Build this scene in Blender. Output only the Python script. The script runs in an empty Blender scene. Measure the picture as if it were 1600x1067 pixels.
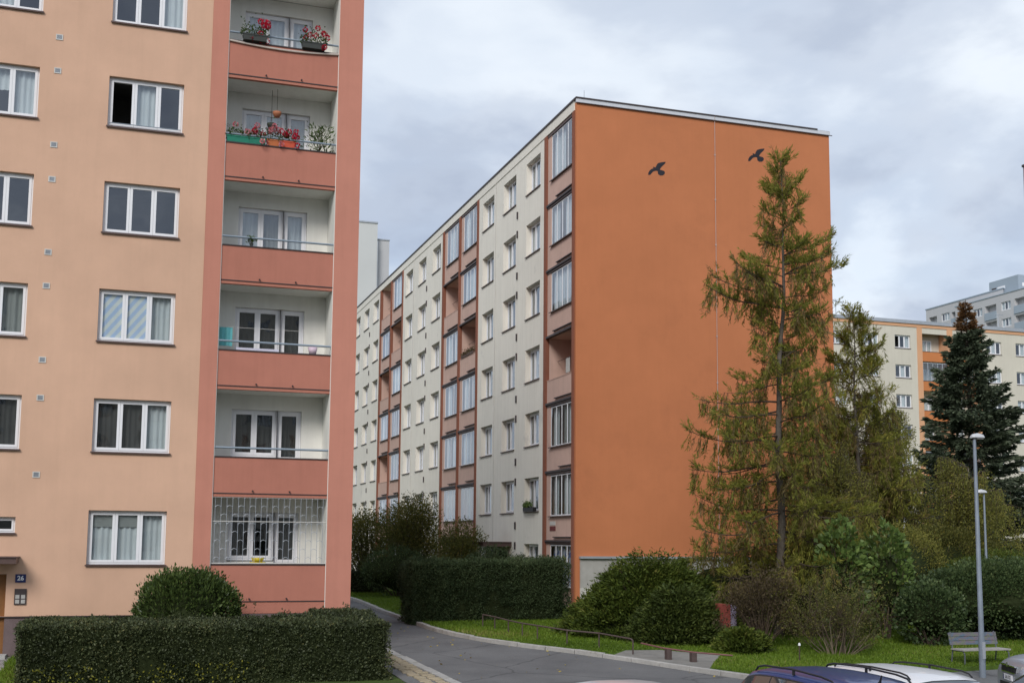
import bpy, bmesh, math, random
import numpy as np
from mathutils import Vector, Matrix
from mathutils.geometry import tessellate_polygon
random.seed(7)
RNG = np.random.default_rng(11)
scene = bpy.context.scene
COL = scene.collection
PI = math.pi
EYE = 3.2

# ------------------------------------------------------------------ camera
cam_d = bpy.data.cameras.new('camera')
cam = bpy.data.objects.new('camera', cam_d)
COL.objects.link(cam)
scene.camera = cam
cam_d.sensor_fit = 'HORIZONTAL'
cam_d.sensor_width = 36.0
cam_d.lens = 36.0 * 1852.6 / 1600
cam_d.shift_y = (634.39 - 533.5) / 1600
cam_d.clip_start = 0.2
cam_d.clip_end = 6000
yaw, pitch, roll = (math.radians(a) for a in (18.2636, 6.4763, -0.4793))
fwd = Vector((math.sin(yaw) * math.cos(pitch), math.cos(yaw) * math.cos(pitch), math.sin(pitch)))
rgt = Vector((math.cos(yaw), -math.sin(yaw), 0))
dwn = fwd.cross(rgt)
r2 = rgt * math.cos(roll) + dwn * math.sin(roll)
d2 = dwn * math.cos(roll) - rgt * math.sin(roll)
mw = Matrix((r2, -d2, -fwd)).transposed().to_4x4()
mw.translation = Vector((0, 0, EYE))
cam.matrix_world = mw
scene.render.resolution_x = 1024
scene.render.resolution_y = 682

# ------------------------------------------------------------------ light
scene.cycles.max_bounces = 6; scene.cycles.diffuse_bounces = 3; scene.cycles.glossy_bounces = 3
scene.cycles.transmission_bounces = 4; scene.cycles.transparent_max_bounces = 10
scene.view_settings.view_transform = 'Standard'
scene.view_settings.look = 'None'
scene.view_settings.gamma = 1.0
scene.view_settings.use_curve_mapping = False
scene.view_settings.exposure = 0.55
SUN_FROM = Vector((-0.45, -0.68, 0.60)).normalized()
sun_d = bpy.data.lights.new('sun', 'SUN')
sun_d.energy = 1.5
sun_d.angle = math.radians(22)
sun_d.color = (1.0, 0.965, 0.92)
sun = bpy.data.objects.new('sun', sun_d)
COL.objects.link(sun)
sun.location = (-10, -20, 30)
sun.rotation_euler = SUN_FROM.to_track_quat('Z', 'Y').to_euler()

world = bpy.data.worlds.new('World')
scene.world = world
world.use_nodes = True
nt = world.node_tree
nt.nodes.clear()
def N(t, kind, **kw):
    n = t.nodes.new(kind)
    for k, v in kw.items():
        if k in n.inputs.keys(): n.inputs[k].default_value = v
        else: setattr(n, k, v)
    return n
def ramp(t, stops, interp='LINEAR'):
    n = t.nodes.new('ShaderNodeValToRGB')
    e = n.color_ramp.elements
    n.color_ramp.interpolation = interp
    while len(e) < len(stops): e.new(0.5)
    for el, (p, c) in zip(e, stops):
        el.position = p
        el.color = (*c, 1) if len(c) == 3 else c
    return n
def math_node(t, op, a=None, b=None, c=None):
    n = t.nodes.new('ShaderNodeMath'); n.operation = op
    for i, v in enumerate((a, b, c)):
        if v is None: continue
        if isinstance(v, (int, float)): n.inputs[i].default_value = v
        else: t.links.new(v, n.inputs[i])
    return n.outputs[0]
def mixc(t, fac, a, b, blend='MIX'):
    n = t.nodes.new('ShaderNodeMix'); n.data_type = 'RGBA'; n.blend_type = blend
    for sock, v in ((n.inputs[0], fac), (n.inputs[6], a), (n.inputs[7], b)):
        if isinstance(v, (int, float)): sock.default_value = v
        elif isinstance(v, tuple): sock.default_value = (*v, 1) if len(v) == 3 else v
        else: t.links.new(v, sock)
    return n.outputs[2]
tc = N(nt, 'ShaderNodeTexCoord')
sky = N(nt, 'ShaderNodeTexSky', sky_type='NISHITA')
sky.sun_disc = False
sky.sun_elevation = math.asin(SUN_FROM.z)
sky.sun_rotation = math.atan2(SUN_FROM.x, SUN_FROM.y)
sky.air_density = 1.0; sky.dust_density = 1.5
sep = N(nt, 'ShaderNodeSeparateXYZ')
nt.links.new(tc.outputs['Generated'], sep.inputs[0])
zz = math_node(nt, 'ADD', math_node(nt, 'MAXIMUM', sep.outputs[2], 0.0), 0.34)
cx = math_node(nt, 'DIVIDE', sep.outputs[0], zz)
cy = math_node(nt, 'DIVIDE', sep.outputs[1], zz)
cmb = N(nt, 'ShaderNodeCombineXYZ')
nt.links.new(cx, cmb.inputs[0]); nt.links.new(cy, cmb.inputs[1])
cmb.inputs[2].default_value = 9.9
n1 = N(nt, 'ShaderNodeTexNoise', Scale=2.1, Detail=7.0, Roughness=0.5, Distortion=0.25)
n2 = N(nt, 'ShaderNodeTexNoise', Scale=5.5, Detail=6.0, Roughness=0.5, Distortion=0.2)
nt.links.new(cmb.outputs[0], n1.inputs['Vector']); nt.links.new(cmb.outputs[0], n2.inputs['Vector'])
nn = math_node(nt, 'ADD', math_node(nt, 'MULTIPLY', n1.outputs['Fac'], 0.70), math_node(nt, 'MULTIPLY', n2.outputs['Fac'], 0.30))
cl = ramp(nt, [(0.37, (3.0, 3.45, 4.35)), (0.45, (3.65, 4.15, 5.05)), (0.52, (4.6, 5.1, 5.9)), (0.60, (6.1, 6.55, 7.1))], 'EASE')
nt.links.new(nn, cl.inputs[0])
gap = ramp(nt, [(0.40, (0.97, 0.97, 0.97)), (0.60, (0.8, 0.8, 0.8))])
nt.links.new(n2.outputs['Fac'], gap.inputs[0])
skyc = mixc(nt, gap.outputs[0], sky.outputs[0], cl.outputs[0])
bg = N(nt, 'ShaderNodeBackground', Strength=0.1)
nt.links.new(skyc, bg.inputs[0])
wo = N(nt, 'ShaderNodeOutputWorld')
nt.links.new(bg.outputs[0], wo.inputs[0])

# ------------------------------------------------------------------ materials
MATS = {}
def new_mat(name):
    m = bpy.data.materials.new(name); m.use_nodes = True
    t = m.node_tree
    return m, t, t.nodes['Principled BSDF']
def mat(name, col, rough=0.6, spec=0.3, metal=0.0, var=0.12, vscale=3.0, bump=0.0, bscale=60.0, streak=0.0, dirt=None, coat=0.0):
    """plain surface with object-space colour mottling, rain streaks and fine relief"""
    if name in MATS: return MATS[name]
    m, t, p = new_mat(name)
    p.inputs['Roughness'].default_value = rough
    p.inputs['Specular IOR Level'].default_value = spec
    p.inputs['Metallic'].default_value = metal
    p.inputs['Coat Weight'].default_value = coat
    p.inputs['Coat Roughness'].default_value = 0.04
    geo = N(t, 'ShaderNodeNewGeometry')
    out = None
    if var > 0:
        n = N(t, 'ShaderNodeTexNoise', Scale=vscale, Detail=6.0, Roughness=0.6)
        t.links.new(geo.outputs['Position'], n.inputs['Vector'])
        r = ramp(t, [(0.25, (1 - var,) * 3), (0.75, (1 + var,) * 3)])
        t.links.new(n.outputs['Fac'], r.inputs[0])
        out = mixc(t, 1.0, (*col, 1), r.outputs[0], 'MULTIPLY')
        nl = N(t, 'ShaderNodeTexNoise', Scale=0.22, Detail=3.0)
        t.links.new(geo.outputs['Position'], nl.inputs['Vector'])
        r2 = ramp(t, [(0.3, (1 - var * .8,) * 3), (0.7, (1 + var * .8,) * 3)])
        t.links.new(nl.outputs['Fac'], r2.inputs[0])
        out = mixc(t, 1.0, out, r2.outputs[0], 'MULTIPLY')
    if streak > 0:
        mp = N(t, 'ShaderNodeMapping')
        mp.inputs['Scale'].default_value = (5.0, 5.0, 0.32)
        t.links.new(geo.outputs['Position'], mp.inputs['Vector'])
        n = N(t, 'ShaderNodeTexNoise', Scale=1.0, Detail=5.0, Roughness=0.65)
        t.links.new(mp.outputs[0], n.inputs['Vector'])
        r = ramp(t, [(0.45, (1, 1, 1)), (0.8, (1 - streak, 1 - streak * 1.03, 1 - streak * 1.08))])
        t.links.new(n.outputs['Fac'], r.inputs[0])
        out = mixc(t, 1.0, out if out else (*col, 1), r.outputs[0], 'MULTIPLY')
    if dirt:
        dcol, dsc, dlo, dhi = dirt
        n = N(t, 'ShaderNodeTexNoise', Scale=dsc, Detail=8.0, Roughness=0.7)
        t.links.new(geo.outputs['Position'], n.inputs['Vector'])
        r = ramp(t, [(dlo, (0, 0, 0)), (dhi, (1, 1, 1))])
        t.links.new(n.outputs['Fac'], r.inputs[0])
        out = mixc(t, r.outputs[0], out if out else (*col, 1), (*dcol, 1))
    if out: t.links.new(out, p.inputs['Base Color'])
    else: p.inputs['Base Color'].default_value = (*col, 1)
    if bump > 0:
        n = N(t, 'ShaderNodeTexNoise', Scale=bscale, Detail=4.0)
        t.links.new(geo.outputs['Position'], n.inputs['Vector'])
        b = N(t, 'ShaderNodeBump', Strength=bump, Distance=0.02)
        t.links.new(n.outputs['Fac'], b.inputs['Height'])
        t.links.new(b.outputs[0], p.inputs['Normal'])
    MATS[name] = m
    return m
def leaf_mat(name, stops, rough=0.55, trans=0.25, spec=0.25):
    m, t, p = new_mat(name)
    a = N(t, 'ShaderNodeAttribute', attribute_name='tint')
    r = ramp(t, stops)
    t.links.new(a.outputs['Fac'], r.inputs[0])
    t.links.new(r.outputs[0], p.inputs['Base Color'])
    p.inputs['Roughness'].default_value = rough
    p.inputs['Specular IOR Level'].default_value = spec
    tr = N(t, 'ShaderNodeBsdfTranslucent')
    t.links.new(r.outputs[0], tr.inputs[0])
    mx = N(t, 'ShaderNodeMixShader')
    mx.inputs[0].default_value = trans
    t.links.new(p.outputs[0], mx.inputs[1]); t.links.new(tr.outputs[0], mx.inputs[2])
    t.links.new(mx.outputs[0], t.nodes['Material Output'].inputs[0])
    return m
def glass_mat(name, tint=(0.93, 0.96, 0.97), base=0.10):
    m, t, p = new_mat(name)
    t.nodes.remove(p)
    fr = N(t, 'ShaderNodeFresnel', IOR=1.5)
    geo = N(t, 'ShaderNodeNewGeometry')
    f = math_node(t, 'MINIMUM', math_node(t, 'ADD', math_node(t, 'MULTIPLY', fr.outputs[0], 1.2), base), 1.0)
    f = math_node(t, 'MULTIPLY', f, math_node(t, 'SUBTRACT', 1.0, geo.outputs['Backfacing']))
    tr = N(t, 'ShaderNodeBsdfTransparent'); tr.inputs[0].default_value = (*tint, 1)
    gl = N(t, 'ShaderNodeBsdfGlossy'); gl.inputs['Roughness'].default_value = 0.015
    gl.inputs[0].default_value = (0.9, 0.94, 1.0, 1)
    geo = N(t, 'ShaderNodeNewGeometry')
    n = N(t, 'ShaderNodeTexNoise', Scale=1.3, Detail=1.0)
    t.links.new(geo.outputs['Position'], n.inputs['Vector'])
    b = N(t, 'ShaderNodeBump', Strength=0.08, Distance=0.05)
    t.links.new(n.outputs['Fac'], b.inputs['Height'])
    t.links.new(b.outputs[0], gl.inputs['Normal'])
    mx = N(t, 'ShaderNodeMixShader')
    t.links.new(f, mx.inputs[0]); t.links.new(tr.outputs[0], mx.inputs[1]); t.links.new(gl.outputs[0], mx.inputs[2])
    t.links.new(mx.outputs[0], t.nodes['Material Output'].inputs[0])
    return m
def ground_mat(name, stops, scale, rough=0.9, bump=0.3, bscale=40, fine=0.15, cracks=0.0):
    m, t, p = new_mat(name)
    geo = N(t, 'ShaderNodeNewGeometry')
    n = N(t, 'ShaderNodeTexNoise', Scale=scale, Detail=7.0, Roughness=0.6)
    t.links.new(geo.outputs['Position'], n.inputs['Vector'])
    r = ramp(t, stops)
    t.links.new(n.outputs['Fac'], r.inputs[0])
    f = N(t, 'ShaderNodeTexNoise', Scale=bscale, Detail=5.0, Roughness=0.7)
    t.links.new(geo.outputs['Position'], f.inputs['Vector'])
    r3 = ramp(t, [(0.3, (1 - fine,) * 3), (0.7, (1 + fine,) * 3)])
    t.links.new(f.outputs['Fac'], r3.inputs[0])
    out = mixc(t, 1.0, r.outputs[0], r3.outputs[0], 'MULTIPLY')
    if cracks:
        w = N(t, 'ShaderNodeTexNoise', Scale=1.5, Detail=3.0)
        t.links.new(geo.outputs['Position'], w.inputs['Vector'])
        wv = mixc(t, 0.35, geo.outputs['Position'], w.outputs['Color'], 'ADD')
        v = N(t, 'ShaderNodeTexVoronoi', feature='DISTANCE_TO_EDGE', Scale=0.27)
        t.links.new(wv, v.inputs['Vector'])
        rc = ramp(t, [(0.0, (1 - cracks,) * 3), (0.012, (1, 1, 1))])
        t.links.new(v.outputs['Distance'], rc.inputs[0])
        out = mixc(t, 1.0, out, rc.outputs[0], 'MULTIPLY')
    t.links.new(out, p.inputs['Base Color'])
    p.inputs['Roughness'].default_value = rough
    p.inputs['Specular IOR Level'].default_value = 0.25
    b = N(t, 'ShaderNodeBump', Strength=bump, Distance=0.02)
    t.links.new(f.outputs['Fac'], b.inputs['Height'])
    t.links.new(b.outputs[0], p.inputs['Normal'])
    MATS[name] = m
    return m

M = {}
M['peach'] = mat('peach_plaster', (0.675, 0.432, 0.305), 0.9, 0.1, var=0.065, vscale=1.0, bump=0.25, bscale=90, streak=0.045)
M['pink'] = mat('salmon_plaster', (0.56, 0.245, 0.18), 0.9, 0.1, var=0.05, vscale=1.5, bump=0.25, bscale=90, streak=0.07)
M['pink2'] = mat('salmon_parapet_plaster', (0.485, 0.20, 0.145), 0.9, 0.1, var=0.06, vscale=1.5, bump=0.25, bscale=90, streak=0.08)
M['loggiawhite'] = mat('loggia_white_plaster', (0.80, 0.79, 0.735), 0.9, 0.1, var=0.05, vscale=2, bump=0.15, bscale=70, streak=0.08)
M['plinth'] = mat('brown_plinth_plaster', (0.16, 0.12, 0.12), 0.9, 0.1, var=0.15, bump=0.4, bscale=50, streak=0.2)
M['orange'] = mat('orange_plaster', (0.535, 0.20, 0.092), 0.9, 0.1, var=0.05, vscale=0.8, bump=0.25, bscale=80, streak=0.03, dirt=((0.40, 0.15, 0.075), 0.3, 0.55, 0.95))
M['cream'] = mat('cream_plaster', (0.80, 0.765, 0.68), 0.9, 0.1, var=0.04, vscale=0.9, bump=0.25, bscale=80, streak=0.08, dirt=((0.42, 0.41, 0.39), 0.55, 0.60, 0.85))
M['loggiapink'] = mat('dusty_pink_plaster', (0.60, 0.42, 0.35), 0.9, 0.1, var=0.06, vscale=2, bump=0.2, bscale=80, streak=0.10)
M['brownstrip'] = mat('brown_strip_paint', (0.26, 0.105, 0.068), 0.85, 0.15, var=0.08, streak=0.1)
M['darktrim'] = mat('dark_brown_metal', (0.055, 0.042, 0.042), 0.55, 0.4, var=0.15)
M['sillmetal'] = mat('brown_sill_metal', (0.10, 0.062, 0.055), 0.5, 0.4, var=0.12)
M['greymetal'] = mat('galvanised_metal', (0.42, 0.45, 0.49), 0.45, 0.5, metal=0.3, var=0.1, streak=0.1)
M['railmetal'] = mat('blue_grey_steel', (0.30, 0.36, 0.42), 0.4, 0.5, metal=0.3, var=0.08)
M['white'] = mat('white_window_plastic', (0.84, 0.84, 0.86), 0.35, 0.4, var=0.03)
M['oldwhite'] = mat('aged_white_paint', (0.62, 0.60, 0.56), 0.5, 0.35, var=0.08, streak=0.1)
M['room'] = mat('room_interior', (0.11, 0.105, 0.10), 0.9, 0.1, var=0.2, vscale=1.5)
M['curtain'] = mat('net_curtain', (0.62, 0.63, 0.62), 0.95, 0.05, var=0.04)
M['curtain_g'] = mat('grey_curtain', (0.30, 0.30, 0.28), 0.95, 0.05, var=0.08)
M['curtain_d'] = mat('dark_curtain', (0.085, 0.08, 0.075), 0.95, 0.05, var=0.15)
m, t, p = new_mat('blind_painted_reflection')  # diagonal stripes paint a window reflection into the blind's colour
geo = N(t, 'ShaderNodeNewGeometry'); mp = N(t, 'ShaderNodeMapping'); mp.inputs['Rotation'].default_value = (0, math.radians(-38), 0)
t.links.new(geo.outputs['Position'], mp.inputs['Vector'])
w_ = N(t, 'ShaderNodeTexWave', wave_type='BANDS', bands_direction='X', Scale=1.7, Distortion=0.4); t.links.new(mp.outputs[0], w_.inputs['Vector'])
r_ = ramp(t, [(.3, (.50, .60, .78)), (.7, (.78, .77, .72))]); t.links.new(w_.outputs['Fac'], r_.inputs[0]); t.links.new(r_.outputs[0], p.inputs['Base Color']); p.inputs['Roughness'].default_value = .8
M['blind'] = m
M['blind_plain'] = mat('pale_blind', (0.72, 0.76, 0.80), 0.6, 0.3, var=0.04)
M['glass'] = glass_mat('window_glass')
M['glass2'] = glass_mat('loggia_glazing_glass', (0.92, 0.95, 0.96), 0.08)
M['concrete'] = mat('grey_concrete', (0.42, 0.41, 0.39), 0.9, 0.15, var=0.12, bump=0.3, bscale=30, streak=0.12)
M['concrete_l'] = mat('pale_concrete', (0.58, 0.57, 0.54), 0.9, 0.15, var=0.1, bump=0.3, bscale=30, streak=0.12)
M['black'] = mat('black_paint', (0.035, 0.034, 0.042), 0.8, 0.15, var=0.12)
M['navy'] = mat('navy_enamel', (0.02, 0.03, 0.12), 0.3, 0.5, var=0.03)
M['woodbrown'] = mat('varnished_door_wood', (0.22, 0.10, 0.035), 0.5, 0.3, var=0.15, streak=0.25)
M['rust'] = mat('brown_painted_steel', (0.085, 0.06, 0.055), 0.6, 0.35, var=0.2, vscale=12)
M['asphalt'] = ground_mat('asphalt', [(0.28, (0.112, 0.112, 0.114)), (0.5, (0.142, 0.142, 0.143)), (0.72, (0.172, 0.172, 0.172))], 0.6, 0.92, 0.45, 55, 0.24, 0.4)
M['asphalt2'] = ground_mat('path_asphalt', [(0.3, (0.13, 0.13, 0.13)), (0.7, (0.19, 0.185, 0.18))], 0.9, 0.92, 0.35, 60, 0.16)
M['soil'] = ground_mat('soil_and_grass', [(0.3, (0.05, 0.05, 0.02)), (0.5, (0.05, 0.075, 0.015)), (0.7, (0.065, 0.10, 0.018))], 1.2, 0.95, 0.6, 25, 0.3)
M['lawnsoil'] = ground_mat('lawn_soil', [(0.3, (0.06, 0.09, 0.015)), (0.6, (0.085, 0.15, 0.018)), (0.75, (0.11, 0.12, 0.04))], 0.9, 0.95, 0.6, 25, 0.3)
M['gravel'] = ground_mat('path_gravel', [(0.3, (0.2, 0.19, 0.18)), (0.7, (0.36, 0.34, 0.32))], 6, 0.95, 0.8, 40, 0.35)
M['kerb'] = mat('granite_kerb', (0.38, 0.37, 0.35), 0.85, 0.2, var=0.18, vscale=5, bump=0.4, bscale=40, dirt=((0.16, 0.15, 0.11), 2.5, 0.55, 0.75))
M['sett'] = mat('sandstone_sett', (0.36, 0.30, 0.21), 0.9, 0.15, var=0.25, vscale=4, bump=0.5, bscale=30, dirt=((0.12, 0.12, 0.06), 4, 0.55, 0.75))
M['bark'] = mat('grey_brown_bark', (0.12, 0.105, 0.088), 0.95, 0.1, var=0.3, vscale=8, bump=0.8, bscale=25, streak=0.35)
M['twig'] = mat('dark_twig', (0.085, 0.066, 0.05), 0.95, 0.1, var=0.25, vscale=8)
M['twig_l'] = mat('pale_twig', (0.20, 0.16, 0.115), 0.95, 0.1, var=0.25, vscale=8)
M['twig_p'] = mat('purple_brown_twig', (0.088, 0.065, 0.048), 0.95, 0.1, var=0.25, vscale=8)
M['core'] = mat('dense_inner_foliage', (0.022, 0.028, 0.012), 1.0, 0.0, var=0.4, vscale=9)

# ------------------------------------------------------------------ helpers
def sstep(a, b, t):
    t = np.clip((np.asarray(t, float) - a) / (b - a), 0, 1)
    return t * t * (3 - 2 * t)
def gz(y): return float(0.55 * sstep(22, 42, y))
def lerp_tab(tab, z):
    xs = [a for a, b in tab]; ys = [b for a, b in tab]
    return float(np.interp(z, xs, ys))

class MB:
    """collects faces and links them as one mesh object"""
    def __init__(s): s.v = []; s.f = []; s.m = []
    def face(s, pts, m=0):
        b = len(s.v); s.v += [tuple(p) for p in pts]; s.f.append(tuple(range(b, b + len(pts)))); s.m.append(m)
    def box(s, x0, x1, y0, y1, z0, z1, m=0, skip=''):
        b = len(s.v)
        s.v += [(x0, y0, z0), (x1, y0, z0), (x1, y1, z0), (x0, y1, z0), (x0, y0, z1), (x1, y0, z1), (x1, y1, z1), (x0, y1, z1)]
        for k, f in (('b', (0, 3, 2, 1)), ('t', (4, 5, 6, 7)), ('f', (0, 1, 5, 4)), ('r', (1, 2, 6, 5)), ('k', (2, 3, 7, 6)), ('l', (3, 0, 4, 7))):
            if k in skip: continue
            s.f.append(tuple(b + i for i in f)); s.m.append(m)
    def tube(s, pts, rad, n=6, m=0, cap=True):
        pts = [Vector(p) for p in pts]
        if not hasattr(rad, '__len__'): rad = [rad] * len(pts)
        b0 = len(s.v); prev = None
        for i, p in enumerate(pts):
            t = (pts[min(i + 1, len(pts) - 1)] - pts[max(i - 1, 0)])
            if t.length < 1e-9: t = Vector((0, 0, 1))
            t.normalize()
            if prev is None: a = t.orthogonal().normalized()
            else:
                a = prev - t * prev.dot(t)
                a = a.normalized() if a.length > 1e-6 else t.orthogonal().normalized()
            prev = a
            c = t.cross(a)
            for k in range(n):
                an = 2 * PI * k / n
                q = p + (a * math.cos(an) + c * math.sin(an)) * rad[i]
                s.v.append((q.x, q.y, q.z))
        for i in range(len(pts) - 1):
            for k in range(n):
                a0 = b0 + i * n + k; a1 = b0 + i * n + (k + 1) % n
                s.f.append((a0, a1, a1 + n, a0 + n)); s.m.append(m)
        if cap:
            s.f.append(tuple(b0 + k for k in reversed(range(n)))); s.m.append(m)
            e = b0 + (len(pts) - 1) * n
            s.f.append(tuple(e + k for k in range(n))); s.m.append(m)
    def lathe(s, prof, c=(0, 0, 0), n=16, m=0):
        b0 = len(s.v)
        for r, z in prof:
            for k in range(n):
                an = 2 * PI * k / n
                s.v.append((c[0] + r * math.cos(an), c[1] + r * math.sin(an), c[2] + z))
        for i in range(len(prof) - 1):
            for k in range(n):
                a0 = b0 + i * n + k; a1 = b0 + i * n + (k + 1) % n
                s.f.append((a0, a1, a1 + n, a0 + n)); s.m.append(m)
    def mesh(s, name, mats, smooth=False):
        me = bpy.data.meshes.new(name)
        me.from_pydata(s.v, [], s.f)
        for x in (mats if isinstance(mats, (list, tuple)) else [mats]): me.materials.append(x)
        if len(me.materials) > 1: me.polygons.foreach_set('material_index', s.m)
        if smooth: me.polygons.foreach_set('use_smooth', [True] * len(me.polygons))
        me.update()
        return me
    def build(s, name, mats, parent=None, smooth=False):
        return link(name, s.mesh(name, mats, smooth), parent)
def link(name, me, parent=None, loc=None, rotz=None, local=False):
    o = bpy.data.objects.new(name, me); COL.objects.link(o)
    if loc is not None: o.location = loc
    if rotz is not None: o.rotation_euler = (0, 0, rotz)
    if parent is not None:
        o.parent = parent
        if not local: o.matrix_parent_inverse = base_inv(parent)
    return o
def base_inv(p):
    m = p.matrix_basis.copy()
    if p.parent: m = p.parent.matrix_basis.copy() @ p.matrix_parent_inverse @ m
    return m.inverted()
def tag(o, label=None, cat=None, group=None, kind=None):
    if label: o['label'] = label
    if cat: o['category'] = cat
    if group: o['group'] = group
    if kind: o['kind'] = kind
    return o
def thing(name, loc, label, cat, group=None, rotz=0):
    o = bpy.data.objects.new(name, None); COL.objects.link(o)
    o.empty_display_size = 0.3
    o.location = loc; o.rotation_euler = (0, 0, rotz)
    return tag(o, label, cat, group)
def structure(o): o['kind'] = 'structure'; return o

def leaf_mesh(name, P, D, L, Wd, tint, mats, rng=RNG, fold=0.25):
    """diamond leaves: base points P, directions D, lengths, widths, tint per leaf"""
    n = len(P)
    D = D / (np.linalg.norm(D, axis=1, keepdims=True) + 1e-9)
    R = rng.normal(size=(n, 3))
    S = np.cross(D, R); S /= (np.linalg.norm(S, axis=1, keepdims=True) + 1e-9)
    U = np.cross(S, D)
    L = np.broadcast_to(L, (n,))[:, None]; Wd = np.broadcast_to(Wd, (n,))[:, None]
    V = np.empty((n, 4, 3))
    V[:, 0] = P
    V[:, 1] = P + D * L * .45 + S * Wd * .5 + U * Wd * fold
    V[:, 2] = P + D * L
    V[:, 3] = P + D * L * .45 - S * Wd * .5 + U * Wd * fold
    me = bpy.data.meshes.new(name)
    me.vertices.add(4 * n); me.vertices.foreach_set('co', V.astype(np.float32).ravel())
    me.loops.add(4 * n); me.loops.foreach_set('vertex_index', np.arange(4 * n, dtype=np.int32))
    me.polygons.add(n)
    me.polygons.foreach_set('loop_start', np.arange(0, 4 * n, 4, dtype=np.int32))
    me.polygons.foreach_set('loop_total', np.full(n, 4, dtype=np.int32))
    at = me.attributes.new('tint', 'FLOAT', 'FACE')
    at.data.foreach_set('value', np.clip(tint, 0, 1).astype(np.float32))
    for x in (mats if isinstance(mats, (list, tuple)) else [mats]): me.materials.append(x)
    me.update(calc_edges=True)
    return me
def noise3(P, f, seed=0):
    """cheap smooth pseudo noise in -1..1"""
    r = np.random.default_rng(seed)
    out = np.zeros(len(P))
    for k in range(6):
        w = r.normal(size=3) * f; ph = r.uniform(0, 6.28)
        out += np.sin(P @ w + ph)
    return out / 3.0

# ------------------------------------------------------------------ windows
CACHE = {}
def frame_mesh(w, h, wings, transom, fr, sa, key, m, dep=.07):
    k = ('frame', w, h, wings, transom, fr, sa, key, dep)
    if k in CACHE: return CACHE[k]
    b = MB(); e = 0.003
    b.box(e, fr, 0, dep, .028, h - e); b.box(w - fr, w - e, 0, dep, .028, h - e)
    b.box(fr, w - fr, 0, dep, .028, .028 + fr); b.box(fr, w - fr, 0, dep, h - fr, h - e)
    panes = []
    x = fr; W = w - 2 * fr
    for i, q in enumerate(wings):
        x0, x1 = x, x + W * q
        x = x1
        z0, z1 = .028 + fr, h - fr
        segs = [(z0, z1)] if not transom else [(z0, transom), (transom, z1)]
        for (a, c) in segs:
            g = .002
            b.box(x0 + g, x0 + sa, -.012 * dep / .07, dep * .8, a + g, c - g); b.box(x1 - sa, x1 - g, -.012 * dep / .07, dep * .8, a + g, c - g)
            b.box(x0 + sa, x1 - sa, -.012 * dep / .07, dep * .8, a + g, a + sa); b.box(x0 + sa, x1 - sa, -.012 * dep / .07, dep * .8, c - sa, c - g)
            panes.append((x0 + sa, x1 - sa, a + sa, c - sa))
    CACHE[k] = (b.mesh('window_frame', m), panes)
    return CACHE[k]
def pane_mesh(w, h, m):
    k = ('pane', round(w, 3), round(h, 3), m.name)
    if k not in CACHE:
        b = MB(); b.box(0, w, 0, .012, 0, h); CACHE[k] = b.mesh('pane', m)
    return CACHE[k]
def curtain_mesh(w, h, m, amp=.025, wl=.14, seed=0):
    k = ('curtain', round(w, 3), round(h, 3), m.name, seed)
    if k not in CACHE:
        n = max(6, int(w / .03)); v = []; f = []
        r = random.Random(seed)
        ph = [r.uniform(0, 6) for _ in range(3)]
        for i in range(n + 1):
            u = w * i / n
            y = amp * (math.sin(u / wl * 6.28 + ph[0]) + .6 * math.sin(u / wl * 2.9 + ph[1]))
            v += [(u, y, 0), (u, y * .8, h)]
        for i in range(n): f.append((2 * i, 2 * i + 2, 2 * i + 3, 2 * i + 1))
        me = bpy.data.meshes.new('curtain'); me.from_pydata(v, [], f); me.materials.append(m)
        me.polygons.foreach_set('use_smooth', [True] * len(f))
        CACHE[k] = me
    return CACHE[k]
def sill_mesh(w, d, m):
    k = ('sill', round(w, 3), round(d, 3), m.name)
    if k not in CACHE:
        b = MB(); b.box(-.03, w + .03, -d - .055, -d - .045, -.018, .022)
        b.box(.003, w - .003, -d + .003, -.001, .004, .024)
        b.box(-.03, w + .03, -d - .045, -d - .002, .004, .022)
        CACHE[k] = b.mesh('sill', m)
    return CACHE[k]
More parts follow.
